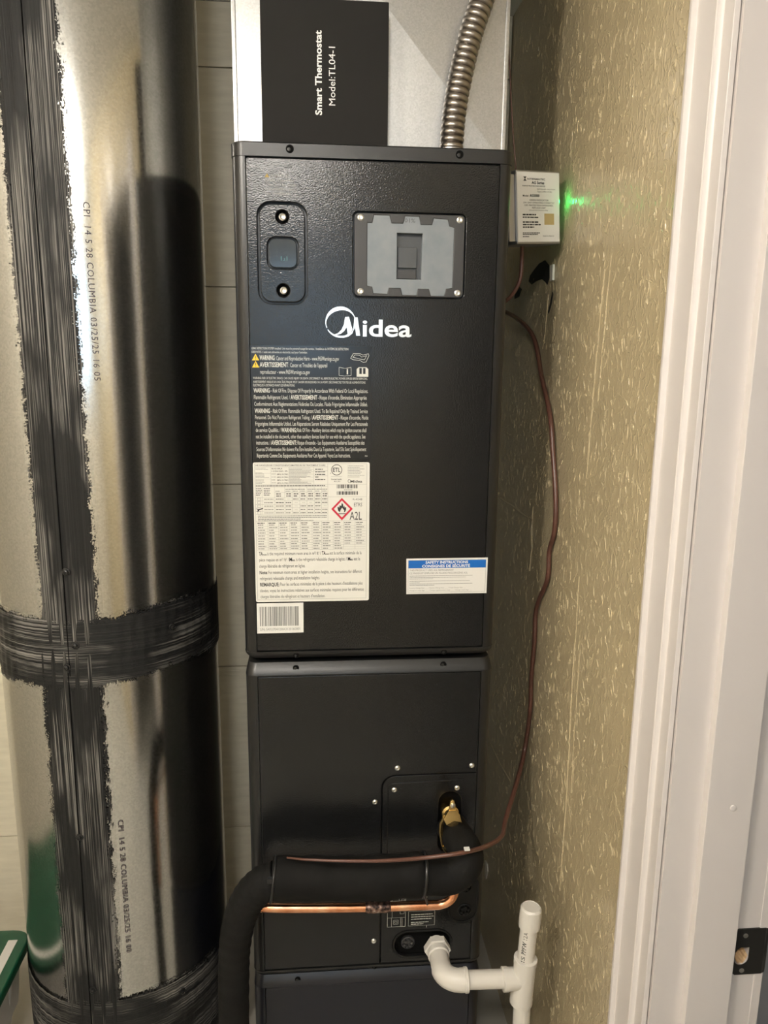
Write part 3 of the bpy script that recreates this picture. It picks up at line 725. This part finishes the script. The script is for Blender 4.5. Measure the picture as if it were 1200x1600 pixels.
line(ek, PR([(816, 483), (876, 483)]), .0012, YI - .0001)
text(eg2, 'R-454B', front(rx(945), rz(366), YI), .0032, rx(1030) - rx(945)); text(eg2, 'ETRS', front(rx(955), rz(420), YI), .0064, rx(1028) - rx(955)); text(ek, 'A2L', front(rx(916), rz(536), YI), .0140, rx(1026) - rx(916))
obj('lettering', ek, M['ink_black'], rl, None)['kind'] = 'stuff'; obj('fine_print', eg2, mat('dark_grey_ink', (.09, .09, .085), .5), rl, None)['kind'] = 'stuff'; obj('table_lines', eg, M['ink_mid'], rl, None); obj('flame_diamond', er, M['ink_red'], rl, None)

# --- serial barcode sticker
sl = obj('barcode_sticker', plate_mb([[(-.1996, 1.1202), (-.1190, 1.1206), (-.1188, 1.1752), (-.1994, 1.1752)]], YL, .0003), M['label_white2'], ah, None)
e = MB(); eg = MB(); bars(e, -.1945, -.1245, 1.1335, 1.1690, 58, YI, random.Random(11)); text(eg, 'S/N: 541U704120IA3120160001', front(-.1945, 1.1252, YI), .0048, .0695)
obj('bars', e, M['ink_mid'], sl, None); obj('lettering', eg, M['ink_mid'], sl, None)

# --- safety sticker
sf_ = obj('safety_sticker', plate_mb([[(.0617, 1.1876), (.2048, 1.1872), (.2050, 1.2524), (.0608, 1.2520)]], YL, .0003), M['label_white2'], ah, None)
sf_['label'] = 'white safety instruction sticker with blue heading band'
e = MB(); flat(e, .0645, .2018, 1.2345, 1.2488, YI); obj('heading_band', e, M['ink_blue'], sf_, None)
e = MB(); text(e, 'SAFETY INSTRUCTIONS', front(.1322, 1.2428, YI - .0002), .0046, .0755, .03, 'C'); text(e, 'CONSIGNES DE SÉCURITÉ', front(.1310, 1.2360, YI - .0002), .0046, .085, .03, 'C'); obj('heading', e, M['white_plain'], sf_, None)
e = MB(); line(e, [(.0645, 1.1905), (.2018, 1.1905), (.2018, 1.2488), (.0645, 1.2488)], .0004, YI, True)
text(e, 'THIS PRODUCT USES A2L REFRIGERANT', front(.0668, 1.2293, YI), .0032, .078); text(e, 'CE PRODUIT EMPLOIE UN FLUIDE FRIGORIGÈNE A2L', front(.0668, 1.2238, YI), .0032, .103)
for z, w in ((1.2205, .112), (1.2175, .100), (1.2150, .042), (1.2110, .107), (1.2080, .018), (1.2060, .112), (1.2035, .044)): words(e, .0668, .0668 + w, z, .0008, YI, rnd)
text(e, 'Factory Charge Size: ___ / System Charge Size: ___ / Total Charge Size: ___', front(.0668, 1.1975, YI), .0021, .101); text(e, 'Charge en usine (kg): ___ / Charge supplémentaire (kg): ___ / Charge totale (kg): ___', front(.0668, 1.1930, YI), .0021, .112)
obj('lettering', e, M['ink_mid'], sf_, None)

# --- diagram print on the access panel
e = MB(); YD = -.0002
line(e, [(.0355, .516), (.0705, .516), (.0705, .586), (.0355, .584)], .0007, YD, True)
for a, c in (((.0355, .536), (.0705, .536)), ((.0435, .536), (.0435, .516)), ((.061, .536), (.061, .516)), ((.0445, .536), (.0445, .584)), ((.0355, .572), (.070, .573)), ((.058, .572), (.058, .586)), ((.064, .516), (.064, .534))): line(e, [a, c], .0006, YD)
for x, z, s in ((.0520, .526, .0045), (.0520, .526, .002), (.064, .548, .004), (.041, .570, .003), (.066, .585, .003), (.0655, .574, .0025)): line(e, [(x - s, z - s), (x + s, z - s), (x + s, z + s), (x - s, z + s)], .0006, YD, True)
line(e, [(.0765, .516), (.1275, .516), (.1275, .548), (.0765, .548)], .0005, YD, True)
for i, (z, w) in enumerate(((.5405, .042), (.5355, .044), (.5305, .040), (.5235, .034), (.5195, .024), (.5865, .036), (.5820, .034), (.5780, .032), (.552, .03))): words(e, .0815, .0815 + w, z, .0016, YD, rnd)
for a, c in (((.0705, .580), (.082, .583)), ((.070, .586), (.100, .595)), ((.112, .516), (.112, .511))): line(e, [a, c], .0005, YD)
obj('diagram_print', e, M['ink_white'], acc, None)

# --- recess plugs
def plug(x, z, r, mt, y0=.0138):
    o = obj('knockout_plug', MB().lathe([(r, 0), (r, .006), (r * .85, .007), (r * .80, .0045), (r * .70, .0045)], (x, y0, z), (0, -1, 0), 24), mt, ah)
    for i in range(6):
        a = PI * i / 3 + .3
        obj('plug_lobe', MB().lathe([(r * .2, 0), (r * .2, .0066), (r * .12, .0072)], (x + r * .52 * math.cos(a), y0 - .0038, z + r * .52 * math.sin(a)), (0, -1, 0), 8), mt, o)
obj('plug_plate', plate_mb([rrect(*OV, .0290)], -.0012, .010, .0008), M['black'], ah)
obj('plate_rim', plate_mb([rrect(*OV, .0290), rrect(OV[0] + .004, OV[1] - .004, OV[2] + .004, OV[3] - .004, .025)], -.0030, .004, .0007), M['black'], ah)
for o_, n_ in (((.046, .163, .4445, .506), 'drain_recess'),):
    obj(n_, MB().box(o_[0] - .004, o_[1] + .004, .0134, .0139, o_[2] - .004, o_[3] + .004), M['hole'], ah)
    q = rrect(*o_, (o_[3] - o_[2]) / 2 - .0007); q2 = rrect(o_[0] + .004, o_[1] - .004, o_[2] + .004, o_[3] - .004, (o_[3] - o_[2]) / 2 - .0047)
    obj('recess_rim', plate_mb([q, q2], -.0012, .006, .0006), M['black'], ah)
plug(.1845, .5985, .0140, M['black'], .0035); plug(.1855, .5470, .0140, M['black'], .0035); plug(.0775, .4715, .0135, M['graphite'])
obj('pipe_hole', MB().box(PH[0] - .004, PH[1] + .004, .0134, .0139, PH[2] - .004, PH[3] + .004), M['hole'], ah)
# ================================================================== sheet-metal plenum with cross-break
pw = .219; py = .068; pz0, pz1 = 1.921, ZC
pl = thing('plenum', 'bright galvanized sheet metal plenum standing on the air handler', 'plenum', (0, .29, pz0))
cxp = (0, py - .010, 2.165)
cor = [(-pw + .002, py, pz0), (pw - .002, py, pz0), (pw - .002, py, pz1), (-pw + .002, py, pz1)]
mb = MB().add(cor + [cxp], [(0, 1, 4), (1, 2, 4), (2, 3, 4), (3, 0, 4)])
mb.box(-pw, pw, py + .0005, .50, pz0, pz1)
obj('sheet_body', mb, M['plenum'], pl, 3)
for sx in (-1, 1):
    obj('corner_seam', MB().box(sx * pw - .004 if sx < 0 else sx * pw - .003, sx * pw + .003 if sx < 0 else sx * pw + .004, py - .002, py + .012, pz0, pz1), M['plenum'], pl, bevel=.0012)

# ================================================================== thermostat carton
tb = thing('thermostat_carton', 'small black smart thermostat carton standing on top of the air handler', 'box', (-.077, .04, 1.921))
obj('carton', MB().box(-.1745, .0215, .014, .055, 1.9212, 2.1285), M['box_black'], tb, bevel=.0012)
e = MB()
text(e, 'Smart Thermostat', lambda a, b: (-.0820 - b, .0136, 1.9650 + a), .0098, .1195, .025, res=3)
text(e, 'Model:TL04-1', lambda a, b: (-.0610 - b, .0136, 1.9795 + a), .0098, .0830, res=3)
obj('lettering', e, M['white_plain'], tb, None)

# ================================================================== flexible conduit
fc = thing('flexible_conduit', 'ribbed grey metal flexible conduit rising beside the carton', 'conduit', (.126, .035, 1.921))
def catmull(P, n):
    P = [Vector(p) for p in P]; P = [2 * P[0] - P[1]] + P + [2 * P[-1] - P[-2]]; out = []
    for i in range(1, len(P) - 2):
        for k in range(n):
            t = k / n; a, b, c, d = P[i - 1], P[i], P[i + 1], P[i + 2]
            out.append(.5 * ((2 * b) + (c - a) * t + (2 * a - 5 * b + 4 * c - d) * t * t + (3 * b - a - 3 * c + d) * t ** 3))
    out.append(P[-2]); return out
path = catmull([(.1262, .036, 1.915), (.1305, .036, 1.98), (.1400, .036, 2.04), (.1545, .036, 2.10), (.1710, .036, 2.15), (.186, .036, 2.21), (.196, .036, 2.28), (.20, .036, 2.358)], 40)
acc_len = [0]
for a, b in zip(path, path[1:]): acc_len.append(acc_len[-1] + (b - a).length)
pts, rad = [], []
pitch = .0103; L_ = acc_len[-1]; s = 0; prof_c = [(0, .0156), (.10, .0178), (.24, .0192), (.5, .0195), (.76, .0190), (.90, .0176)]
import bisect
while s < L_ - pitch:
    for f_, r_ in prof_c:
        ss = s + f_ * pitch; i = min(bisect.bisect_right(acc_len, ss) - 1, len(path) - 2)
        t = (ss - acc_len[i]) / (acc_len[i + 1] - acc_len[i]); pts.append(path[i].lerp(path[i + 1], t)); rad.append(r_)
    s += pitch
obj('armor', MB().tube(pts, rad, 22), M['conduit'], fc, 60)
obj('connector', MB().lathe([(.0195, 0), (.0195, .006), (.017, .008)], (.126, .036, 1.9205), (0, 0, 1), 18), M['steel'], fc)

# ================================================================== round duct with mastic
KD = 1.1935
CX, CY, RD = -.5175, .2657, .2124
dt = thing('round_duct', 'tall galvanized round duct smeared with dark mastic along its seam', 'duct', (CX, CY, 0))
def cyl(th, z, r=RD): a = math.radians(th); return (CX + r * math.sin(a), CY - r * math.cos(a), max(1.6 + (z - 1.6) * KD, 0))
def duct_section(name, z0, z1, r):
    n = 96
    return obj(name, MB().rings([[cyl(360 * j / n, z, r) for j in range(n)] for z in (z0, z1)], False, False), M['duct'], dt, 60)
ZT = 1.6 + (ZC - 1.6) / KD
duct_section('upper_section', 1.158, ZT, RD)
duct_section('lower_section', .49, 1.165, RD - .0012)
duct_section('base_section', 0, .50, RD + .0006)
obj('rolled_edge', MB().rings([[cyl(360 * j / 96, z, r) for j in range(96)] for z, r in ((1.157, RD), (1.157, RD + .0012), (1.160, RD + .0012), (1.161, RD))], False, False), M['duct'], dt)
def seam(z0, z1, t0, t1):
    m_ = MB(); n = 24; R = []
    for i in range(n + 1):
        z = z0 + (z1 - z0) * i / n; th = t0 + (t1 - t0) * i / n
        R.append([cyl(th - .34, z, RD + .0003), cyl(th - .20, z, RD + .0034), cyl(th + .10, z, RD + .0034), cyl(th + .24, z, RD + .0003)])
    return m_.rings(R, True, True)
obj('seam', seam(1.12, ZT, -5.7, -4.6), M['hole'], dt)
obj('seam', seam(.35, 1.125, -9.0, -6.6), M['hole'], dt)
def mastic(name, t0, t1, z0, z1, tilt0=0.0, tilt1=0.0, horiz=False, wob=None, lift=.0009):
    """brushed patch on the duct between angles t0..t1 (degrees) and heights z0..z1"""
    nu = max(int((t1 - t0) / 1.5), 8); nv = max(int((z1 - z0) / .012), 6)
    vs, fs, ed, uvs = [], [], [], []
    for j in range(nv + 1):
        for i in range(nu + 1):
            fu, fv = i / nu, j / nv
            z = z0 + (z1 - z0) * fv
            th = t0 + (t1 - t0) * fu + tilt0 + (tilt1 - tilt0) * fv
            if wob: z += wob(th)
            across = math.radians(th) * RD
            du = min(fu, 1 - fu) * math.radians(t1 - t0) * RD; dv = min(fv, 1 - fv) * (z1 - z0) * KD
            full = (t1 - t0) > 350
            e_ = dv if full else min(du, dv)
            lf = lift + .0012 * min(1, e_ / .02) * (.5 + .5 * math.sin(th * 3.1 + z * 7))
            vs.append(cyl(th, z, RD + lf)); ed.append(e_)
            uvs.append((z, across) if horiz else (across, z))
    for j in range(nv):
        for i in range(nu):
            a = j * (nu + 1) + i; fs.append((a, a + 1, a + nu + 2, a + nu + 1))
    b = BASE[dt.name]
    me = D.meshes.new(name); me.from_pydata([(x - b[0], y - b[1], z - b[2]) for x, y, z in vs], [], fs)
    at_ = me.attributes.new('edge', 'FLOAT', 'POINT'); at_.data.foreach_set('value', ed)
    u = me.uv_layers.new(name='stroke')
    for lp_ in me.loops: u.data[lp_.index].uv = uvs[lp_.vertex_index]
    me.materials.append(M['mastic']); me.shade_smooth()
    o = D.objects.new(name, me); COL.objects.link(o); o.parent = dt; BASE[o.name] = b
    o['label'] = 'dark brushed mastic smear'
    return o
mastic('mastic_smear', -20.5, 11.5, 1.16, ZT)
mastic('mastic_smear', -24.0, 10.8, .47, 1.17, -1.5, 1.0)
mastic('mastic_smear', -180, 180, 1.094, 1.217, horiz=True, wob=lambda th: .012 * math.exp(-((th - 48) / 26) ** 2) - .004 * math.exp(-((th + 10) / 20) ** 2), lift=.0013)
mastic('mastic_smear', -180, 180, .395, .548, horiz=True, wob=lambda th: .006 * math.sin(math.radians(th * 3 + 20)), lift=.0013)
mastic('mastic_smear', -60, -36, 1.085, 1.215, horiz=True, lift=.0019)
for th, z in ((-3.9, 1.283), (-2.2, 1.169), (-7.0, 1.134), (44.7, 1.177), (-7.2, .848), (-6.3, .566), (40, .515)):
    n_ = Vector(cyl(th, 0, 1)) - Vector((CX, CY, 0)); n_.z = 0
    o = obj('sheet_screw', MB().lathe([(.0075, 0), (.0070, .0012), (.0046, .0018), (.0043, .0052), (.0028, .0060), (.0024, .0050)], cyl(th, z, RD + .0022), n_, 12), M['screw_black'], dt)
def duct_print(s, th0, z0, length):
    e = MB()
    text(e, s, lambda a, b: cyl(th0 + math.degrees(b / RD), z0 - a, RD + .0004), .0100, length, 0.0, track=1.15, res=2)
    obj('stencil_print', e, M['ink_purple'], dt, None)
duct_print('CPI  14 5 28 COLUMBIA 03/25/25 16 05', 14.2, 1.798, .238)
duct_print('CPI  14 5 28 COLUMBIA 03/25/25 16 00', 11.8, .871, .242)

# ================================================================== surge protector
al = math.atan2(.045, .0915); roll = math.radians(5)
sg = thing('surge_protector', 'small surge protector box with white label and green light against the wall', 'surge protector', (.259, .10, 1.795))
sg.rotation_euler = (0, -roll, al)
BASE[sg.name] = (0, 0, 0)
obj('body', MB().box(0, .1015, 0, .05, -.003, .119), M['steel'], sg, bevel=.002)
lbp = obj('face_label', MB().box(.0018, .099, -.0006, .0002, .0008, .116), M['label_white2'], sg, None)
e = MB(); g = MB()
def sx_(c): return .0018 + (c - 190) / 410 * .097
def sz_(c): return .116 - (c - 222) / 655 * .115
def sr(s, x0, x1, cy, h, bold=0.0, to=None): text(to if to is not None else e, s, front(sx_(x0), sz_(cy) - h / 2, -.0009), h, sx_(x1) - sx_(x0), bold)
for a, c in ((248, 260), (266, 278)): pass
poly(e, [(sx_(248), sz_(266)), (sx_(280), sz_(266)), (sx_(266), sz_(286)), (sx_(280), sz_(306)), (sx_(248), sz_(306)), (sx_(262), sz_(286))], -.0009)
sr('NTERMATIC', 286, 460, 287, .0028, .02); sr('AG Series', 328, 452, 320, .0044, .03); sr('SURGE PROTECTIVE DEVICE', 238, 460, 351, .0022, .01)
sr('INSTALLER CAUTION', 380, 558, 379, .0018); sr('Type 2 SPD (1CA)', 380, 525, 402, .0020); sr('Model:', 240, 298, 443, .0030, .02); sr('AG3000', 306, 402, 440, .0042, .03)
sr('GREEN INDICATOR', 304, 492, 483, .0028); sr('ON: UNIT OPERATING CORRECTLY', 244, 550, 507, .0026); sr('OFF: PROTECTION DIMINISHED,', 254, 538, 532, .0026); sr('REPLACE UNIT', 330, 464, 555, .0026); sr('(Consult the instructions first)', 300, 484, 577, .0018)
for cy, w in ((620, 140), (645, 160), (690, 155), (714, 175), (738, 110)): words(e, sx_(236), sx_(236 + w), sz_(cy), .0022, -.0009, rnd)
for cy, w in ((793, 170), (808, 150), (828, 60)): words(e, sx_(234), sx_(234 + w), sz_(cy), .0015, -.0009, rnd)
sr('MADE IN MEXICO', 432, 544, 824, .0020)
obj('lettering', e, M['ink_black'], lbp, None)
e = MB(); flat(e, sx_(448), sx_(546), sz_(715), sz_(608), -.0009); obj('gold_seal', e, M['ink_gold'], lbp, None)
led = obj('indicator_lens', MB().lathe([(.006, 0), (.006, .001), (.004, .0025), (.001, .003)], (.1010, .008, .070), (1, 0, 0), 16), M['led'], sg)
obj('mount_flange', MB().box(-.014, -.0005, .004, .012, .002, .112), M['steel'], sg, bevel=.001)
ld = D.lights.new('indicator_glow', 'POINT'); ld.color = (.02, 1, .2); ld.energy = .018; ld.shadow_soft_size = .003
lo = D.objects.new('indicator_glow', ld); COL.objects.link(lo); lo.parent = sg; lo.location = (.1060, .0005, .070)

# ================================================================== wires
cw = thing('control_wire', 'brown sheathed control wire wandering down the wall to the foam pipe', 'wire', (.35, .3, 1.70))
pth = catmull([(.30, .56, 1.69), (.330, .50, 1.7026), (.350, .3114, 1.6477), (.352, .2257, 1.5589), (.352, .157, 1.488), (.352, .130, 1.430), (.353, .0974, 1.3376), (.353, .0944, 1.2766), (.353, .119, 1.230), (.353, .1216, 1.174), (.353, .184, 1.094), (.353, .1855, 1.0244), (.353, .194, .9356), (.353, .191, .8643),
               (.35, .205, .7681), (.315, .13, .7381), (.2671, .03, .7176), (.2449, -.03, .7236), (.2042, -.08, .7392), (.1508, -.118, .7552), (.0844, -.116, .7475), (.0164, -.122, .7500), (-.0495, -.122, .753), (-.1149, -.112, .7516), (-.150, -.095, .745)], 8)
obj('sheath', MB().tube(pth, [.0048] * (len(pth) - 72) + [.0048 - .0012 * i / 39 for i in range(40)] + [.0036 - .0020 * i / 31 for i in range(32)], 10), M['brown_wire'], cw, 80)
obj('tape_tag', MB().box(.156, .166, -.121, -.112, .7600, .7630), M['label_white2'], cw, bevel=.0008)
fw_ = thing('feeder_wire', 'short brown wire dropping from the surge protector behind the cabinet', 'wire', (.28, .16, 1.79))
pth = catmull([(.281, .15, 1.800), (.2835, .158, 1.7745), (.2827, .16, 1.7406), (.2741, .165, 1.7177), (.2628, .175, 1.7027), (.245, .20, 1.69), (.228, .24, 1.685)], 8)
obj('sheath', MB().tube(pth, .0038, 10), M['brown_wire'], fw_, 80)
tw = thing('thin_wire', 'thin reddish wire hanging beside the plenum edge', 'wire', (.23, .12, 1.92))
obj('strand', MB().tube(catmull([(.222, .12, 2.25), (.2313, .12, 2.1447), (.2391, .12, 2.0662), (.2472, .12, 1.9857), (.2557, .12, 1.9219), (.259, .13, 1.90)], 6), .0013, 8), M['brown_wire'], tw, 80)

# ================================================================== insulated suction pipe
ip = thing('insulated_pipe', 'black foam insulated refrigerant pipe bending across the cabinet front', 'pipe', (-.252, -.085, 0))
pth = catmull([(-.256, -.06, 0), (-.255, -.07, .20), (-.2515, -.085, .40), (-.2490, -.085, .50), (-.2450, -.085, .565), (-.2350, -.085, .622), (-.2180, -.085, .662), (-.1960, -.085, .686), (-.168, -.085, .697)], 10)
n = len(pth)
obj('foam_elbow', MB().tube(pth, [.0275 + .0045 * max(0, (i / n - .45) / .55) + .0006 * math.sin(i * 1.7) for i in range(n)], 28), M['foam'], ip, 80)
pth = catmull([(-.176, -.085, .6965), (-.12, -.085, .6955), (-.05, -.085, .6905), (.02, -.085, .690), (.092, -.085, .6925)], 8)
n = len(pth)
obj('foam_sleeve', MB().tube(pth, [.0345] + [.0375 + .0012 * math.sin(i * .9) for i in range(n - 2)] + [.0335], 28), M['foam'], ip, 60)
pth = catmull([(.088, -.085, .6925), (.115, -.086, .6875), (.140, -.087, .689), (.160, -.086, .701), (.1690, -.080, .714), (.1690, -.064, .7225), (.163, -.042, .726), (.157, -.018, .728), (.155, -.002, .728)], 10)
n = len(pth)
obj('foam_elbow', MB().tube(pth, [.0335 - .0045 * (i / n) ** .7 for i in range(n)], 28), M['foam'], ip, 80)
# brass retainer bracket in the pipe hole
br = obj('pipe_bracket', plate_mb([[(.1395, .793), (.1420, .811), (.1455, .8150), (.1490, .813), (.1530, .795), (.1600, .784), (.1640, .768), (.150, .772), (.136, .764), (.1305, .776)]], -.051, -.047, .0008), M['brass'], ip)
obj('bracket_fold', MB().box(.1392, .1532, -.0525, -.047, .7915, .7945), M['brass'], br)
obj('valve_stub', MB().lathe([(.016, 0), (.016, .03), (.013, .034), (.013, .052)], (.149, .012, .766), (0, -1, 0), 20), M['brass'], br)
obj('bracket_tab', MB().tube([(.1345, -.036, .712), (.139, -.040, .706), (.143, -.040, .702), (.144, -.038, .694)], .0045, 8), M['brass'], br)
obj('bracket_arm', MB().tube([(.1335, -.046, .778), (.1295, -.038, .762), (.1300, -.032, .74), (.1345, -.034, .712)], .0045, 8), M['brass'], br)
obj('bracket_screw', MB().lathe([(.0046, 0), (.0042, .002), (.002, .003)], (.1465, -.051, .8045), (0, -1, 0), 12), M['screw'], br)
def tie(x, y, z, r, tilt=0.0):
    o = obj('cable_tie', MB().tube([(x + tilt * math.sin(2 * PI * k / 28), y + r * math.cos(2 * PI * k / 28), z + r * math.sin(2 * PI * k / 28)) for k in range(29)], .0030, 8, False), M['trim_plastic'], ip)
    return o
t_ = tie(-.175, -.085, .6965, .0362, .005); obj('tie_head', MB().box(-.183, -.174, -.118, -.110, .712, .721), M['trim_plastic'], t_, bevel=.001)
t_ = tie(.090, -.085, .6925, .0362, .004); obj('tie_tail', MB().tube([(.090, -.110, .668), (.094, -.104, .655), (.097, -.098, .640)], [.0022, .0022, .0016], 6), M['trim_plastic'], t_)

# ================================================================== copper liquid line
cp = thing('copper_pipe', 'bare bright copper pipe with scorched brazed joint below the foam pipe', 'pipe', (0, -.07, .61))
pth = catmull([(-.2545, -.044, .42), (-.2540, -.044, .56), (-.2505, -.045, .602), (-.238, -.050, .6225), (-.205, -.066, .628), (-.15, -.07, .6255), (-.007, -.07, .6185), (.10, -.07, .6165), (.128, -.07, .6172), (.1445, -.07, .6265), (.1525, -.066, .643), (.1535, -.050, .657), (.1535, -.022, .671), (.1535, -.002, .678), (.1535, .012, .680)], 8)
obj('tube', MB().tube(pth, .0084, 20), M['copper'], cp, 80)
obj('braze_joint', MB().tube([(-.012, -.07, .6187), (-.008, -.07, .6185), (.004, -.07, .618), (.016, -.07, .6178), (.030, -.07, .6174), (.034, -.07, .6173)], [.0088, .0102, .0104, .0098, .0102, .0088], 20), M['braze'], cp, 60)

# ================================================================== pvc condensate drain
pv = thing('pvc_drain', 'white pvc condensate drain with capped tee at lower right', 'drain pipe', (.2825, -.09, 0))
zc_ = .472; yv = -.092
obj('hex_adapter', MB().lathe([(.0240, .000), (.0258, .001), (.0258, .014), (.0240, .0155)], (.1325, -.004, zc_), (0, -1, 0), 6, ph=PI / 6), M['pvc'], pv, 25)
obj('adapter_socket', MB().lathe([(.0195, 0), (.0207, .001), (.0207, .012), (.0190, .014)], (.1325, -.019, zc_), (0, -1, 0), 28), M['pvc'], pv)
obj('pipe', MB().lathe([(.0160, .0), (.0160, .04)], (.1325, .005, zc_), (0, -1, 0), 24), M['pvc'], pv)
elb = [(.1325, -.030, zc_), (.1325, -.060, zc_)] + [(.1325 + .031 * (1 - math.cos(t)), -.060 - .031 * math.sin(t), zc_) for t in [PI / 2 * i / 10 for i in range(1, 11)]] + [(.176, -.091, zc_)]
obj('elbow', MB().tube(elb, [.0185] * 2 + [.0200] * 9 + [.0205, .0205], 28), M['pvc'], pv, 60)
obj('elbow_rim', MB().lathe([(.0206, 0), (.0218, .001), (.0218, .006), (.0206, .007)], (.170, -.091, zc_), (1, 0, 0), 28), M['pvc'], pv)
obj('pipe', MB().tube([(.172, -.091, zc_), (.258, -.091, .469)], .0162, 24), M['pvc'], pv)
obj('tee_branch', MB().lathe([(.0195, 0), (.0212, .001), (.0212, .010), (.0200, .012), (.0195, .045)], (.2415, -.091, .4685), (1, 0, -.01), 28), M['pvc'], pv)
up = Vector((.0078, 0, .160)).normalized(); cb = Vector((.2815, yv, .467))
def alongv(h): return cb + up * h
obj('tee_body', MB().lathe([(.0195, -.050), (.0212, -.049), (.0212, -.038), (.0205, -.036), (.0205, .032), (.0215, .034), (.0215, .0455), (.0170, .0465)], cb, up, 30), M['pvc'], pv)
obj('pipe', MB().lathe([(.0158, .03), (.0158, .14)], cb, up, 26), M['pvc'], pv)
obj('pipe', MB().tube([tuple(cb + Vector((0, 0, -.03))), (.2825, yv, .2), (.283, yv, 0)], .0160, 24), M['pvc'], pv)
obj('end_cap', MB().lathe([(.0165, .112), (.0196, .113), (.0199, .140), (.0190, .150), (.0160, .1535), (.0155, .1525), (.0005, .1525)], cb, up, 30), M['pvc'], pv)
e = MB()
def pvcfn(a0, h0): return lambda a, b: tuple(alongv(h0 + a) + Vector((.0161 * math.sin(a0 - b / .016 * .9), -.0161 * math.cos(a0 - b / .016 * .9), 0)))
text(e, 'IS', pvcfn(-.42, .048), .0080, .012); text(e, 'PPFW', pvcfn(-.42, .064), .0085, .026, .03); text(e, '12A', pvcfn(-.40, .095), .0080, .015)
obj('stencil_print', e, M['ink_black'], pv, None)

# ================================================================== storage tote
tt = thing('storage_tote', 'clear plastic storage tote with green lid standing beside the duct', 'tote', (-1.0, .03, 0))
X0, X1, Y0, Y1, ZL = -1.22, -.752, -.26, .305, .29
def tub(i0, z): return [(x, y, z) for x, y in rrect(X0 + i0, X1 - i0, Y0 + i0, Y1 - i0, .04, 5)]
ob_ = obj('tub', MB().rings([tub(.055, 0), tub(.050, .006), tub(.028, .16), tub(.020, .165), tub(.012, .27), tub(.004, .272), tub(.004, .282)], True, False), M['tote'], tt, 50)
md = ob_.modifiers.new('shell', 'SOLIDIFY'); md.thickness = .002
obj('lid', MB().rings([tub(-.002, .278), tub(-.004, .282), tub(-.004, .300), tub(.0, .304), tub(.03, .305), tub(.036, .299), tub(.05, .299)], False, True), M['green_lid'], tt, 50)
obj('lid_strip', MB().box(-.790, -.770, -.05, .272, .3046, .3058), M['paper_strip'], tt)
for k in range(4):
    yb = .20 - k * .115
    obj('tub_rib', MB().tube([(X1 - .0265, yb, .17), (X1 - .011, yb, .262)], .004, 6), M['tote'], tt)

D.objects.remove(_to); D.curves.remove(_tc)
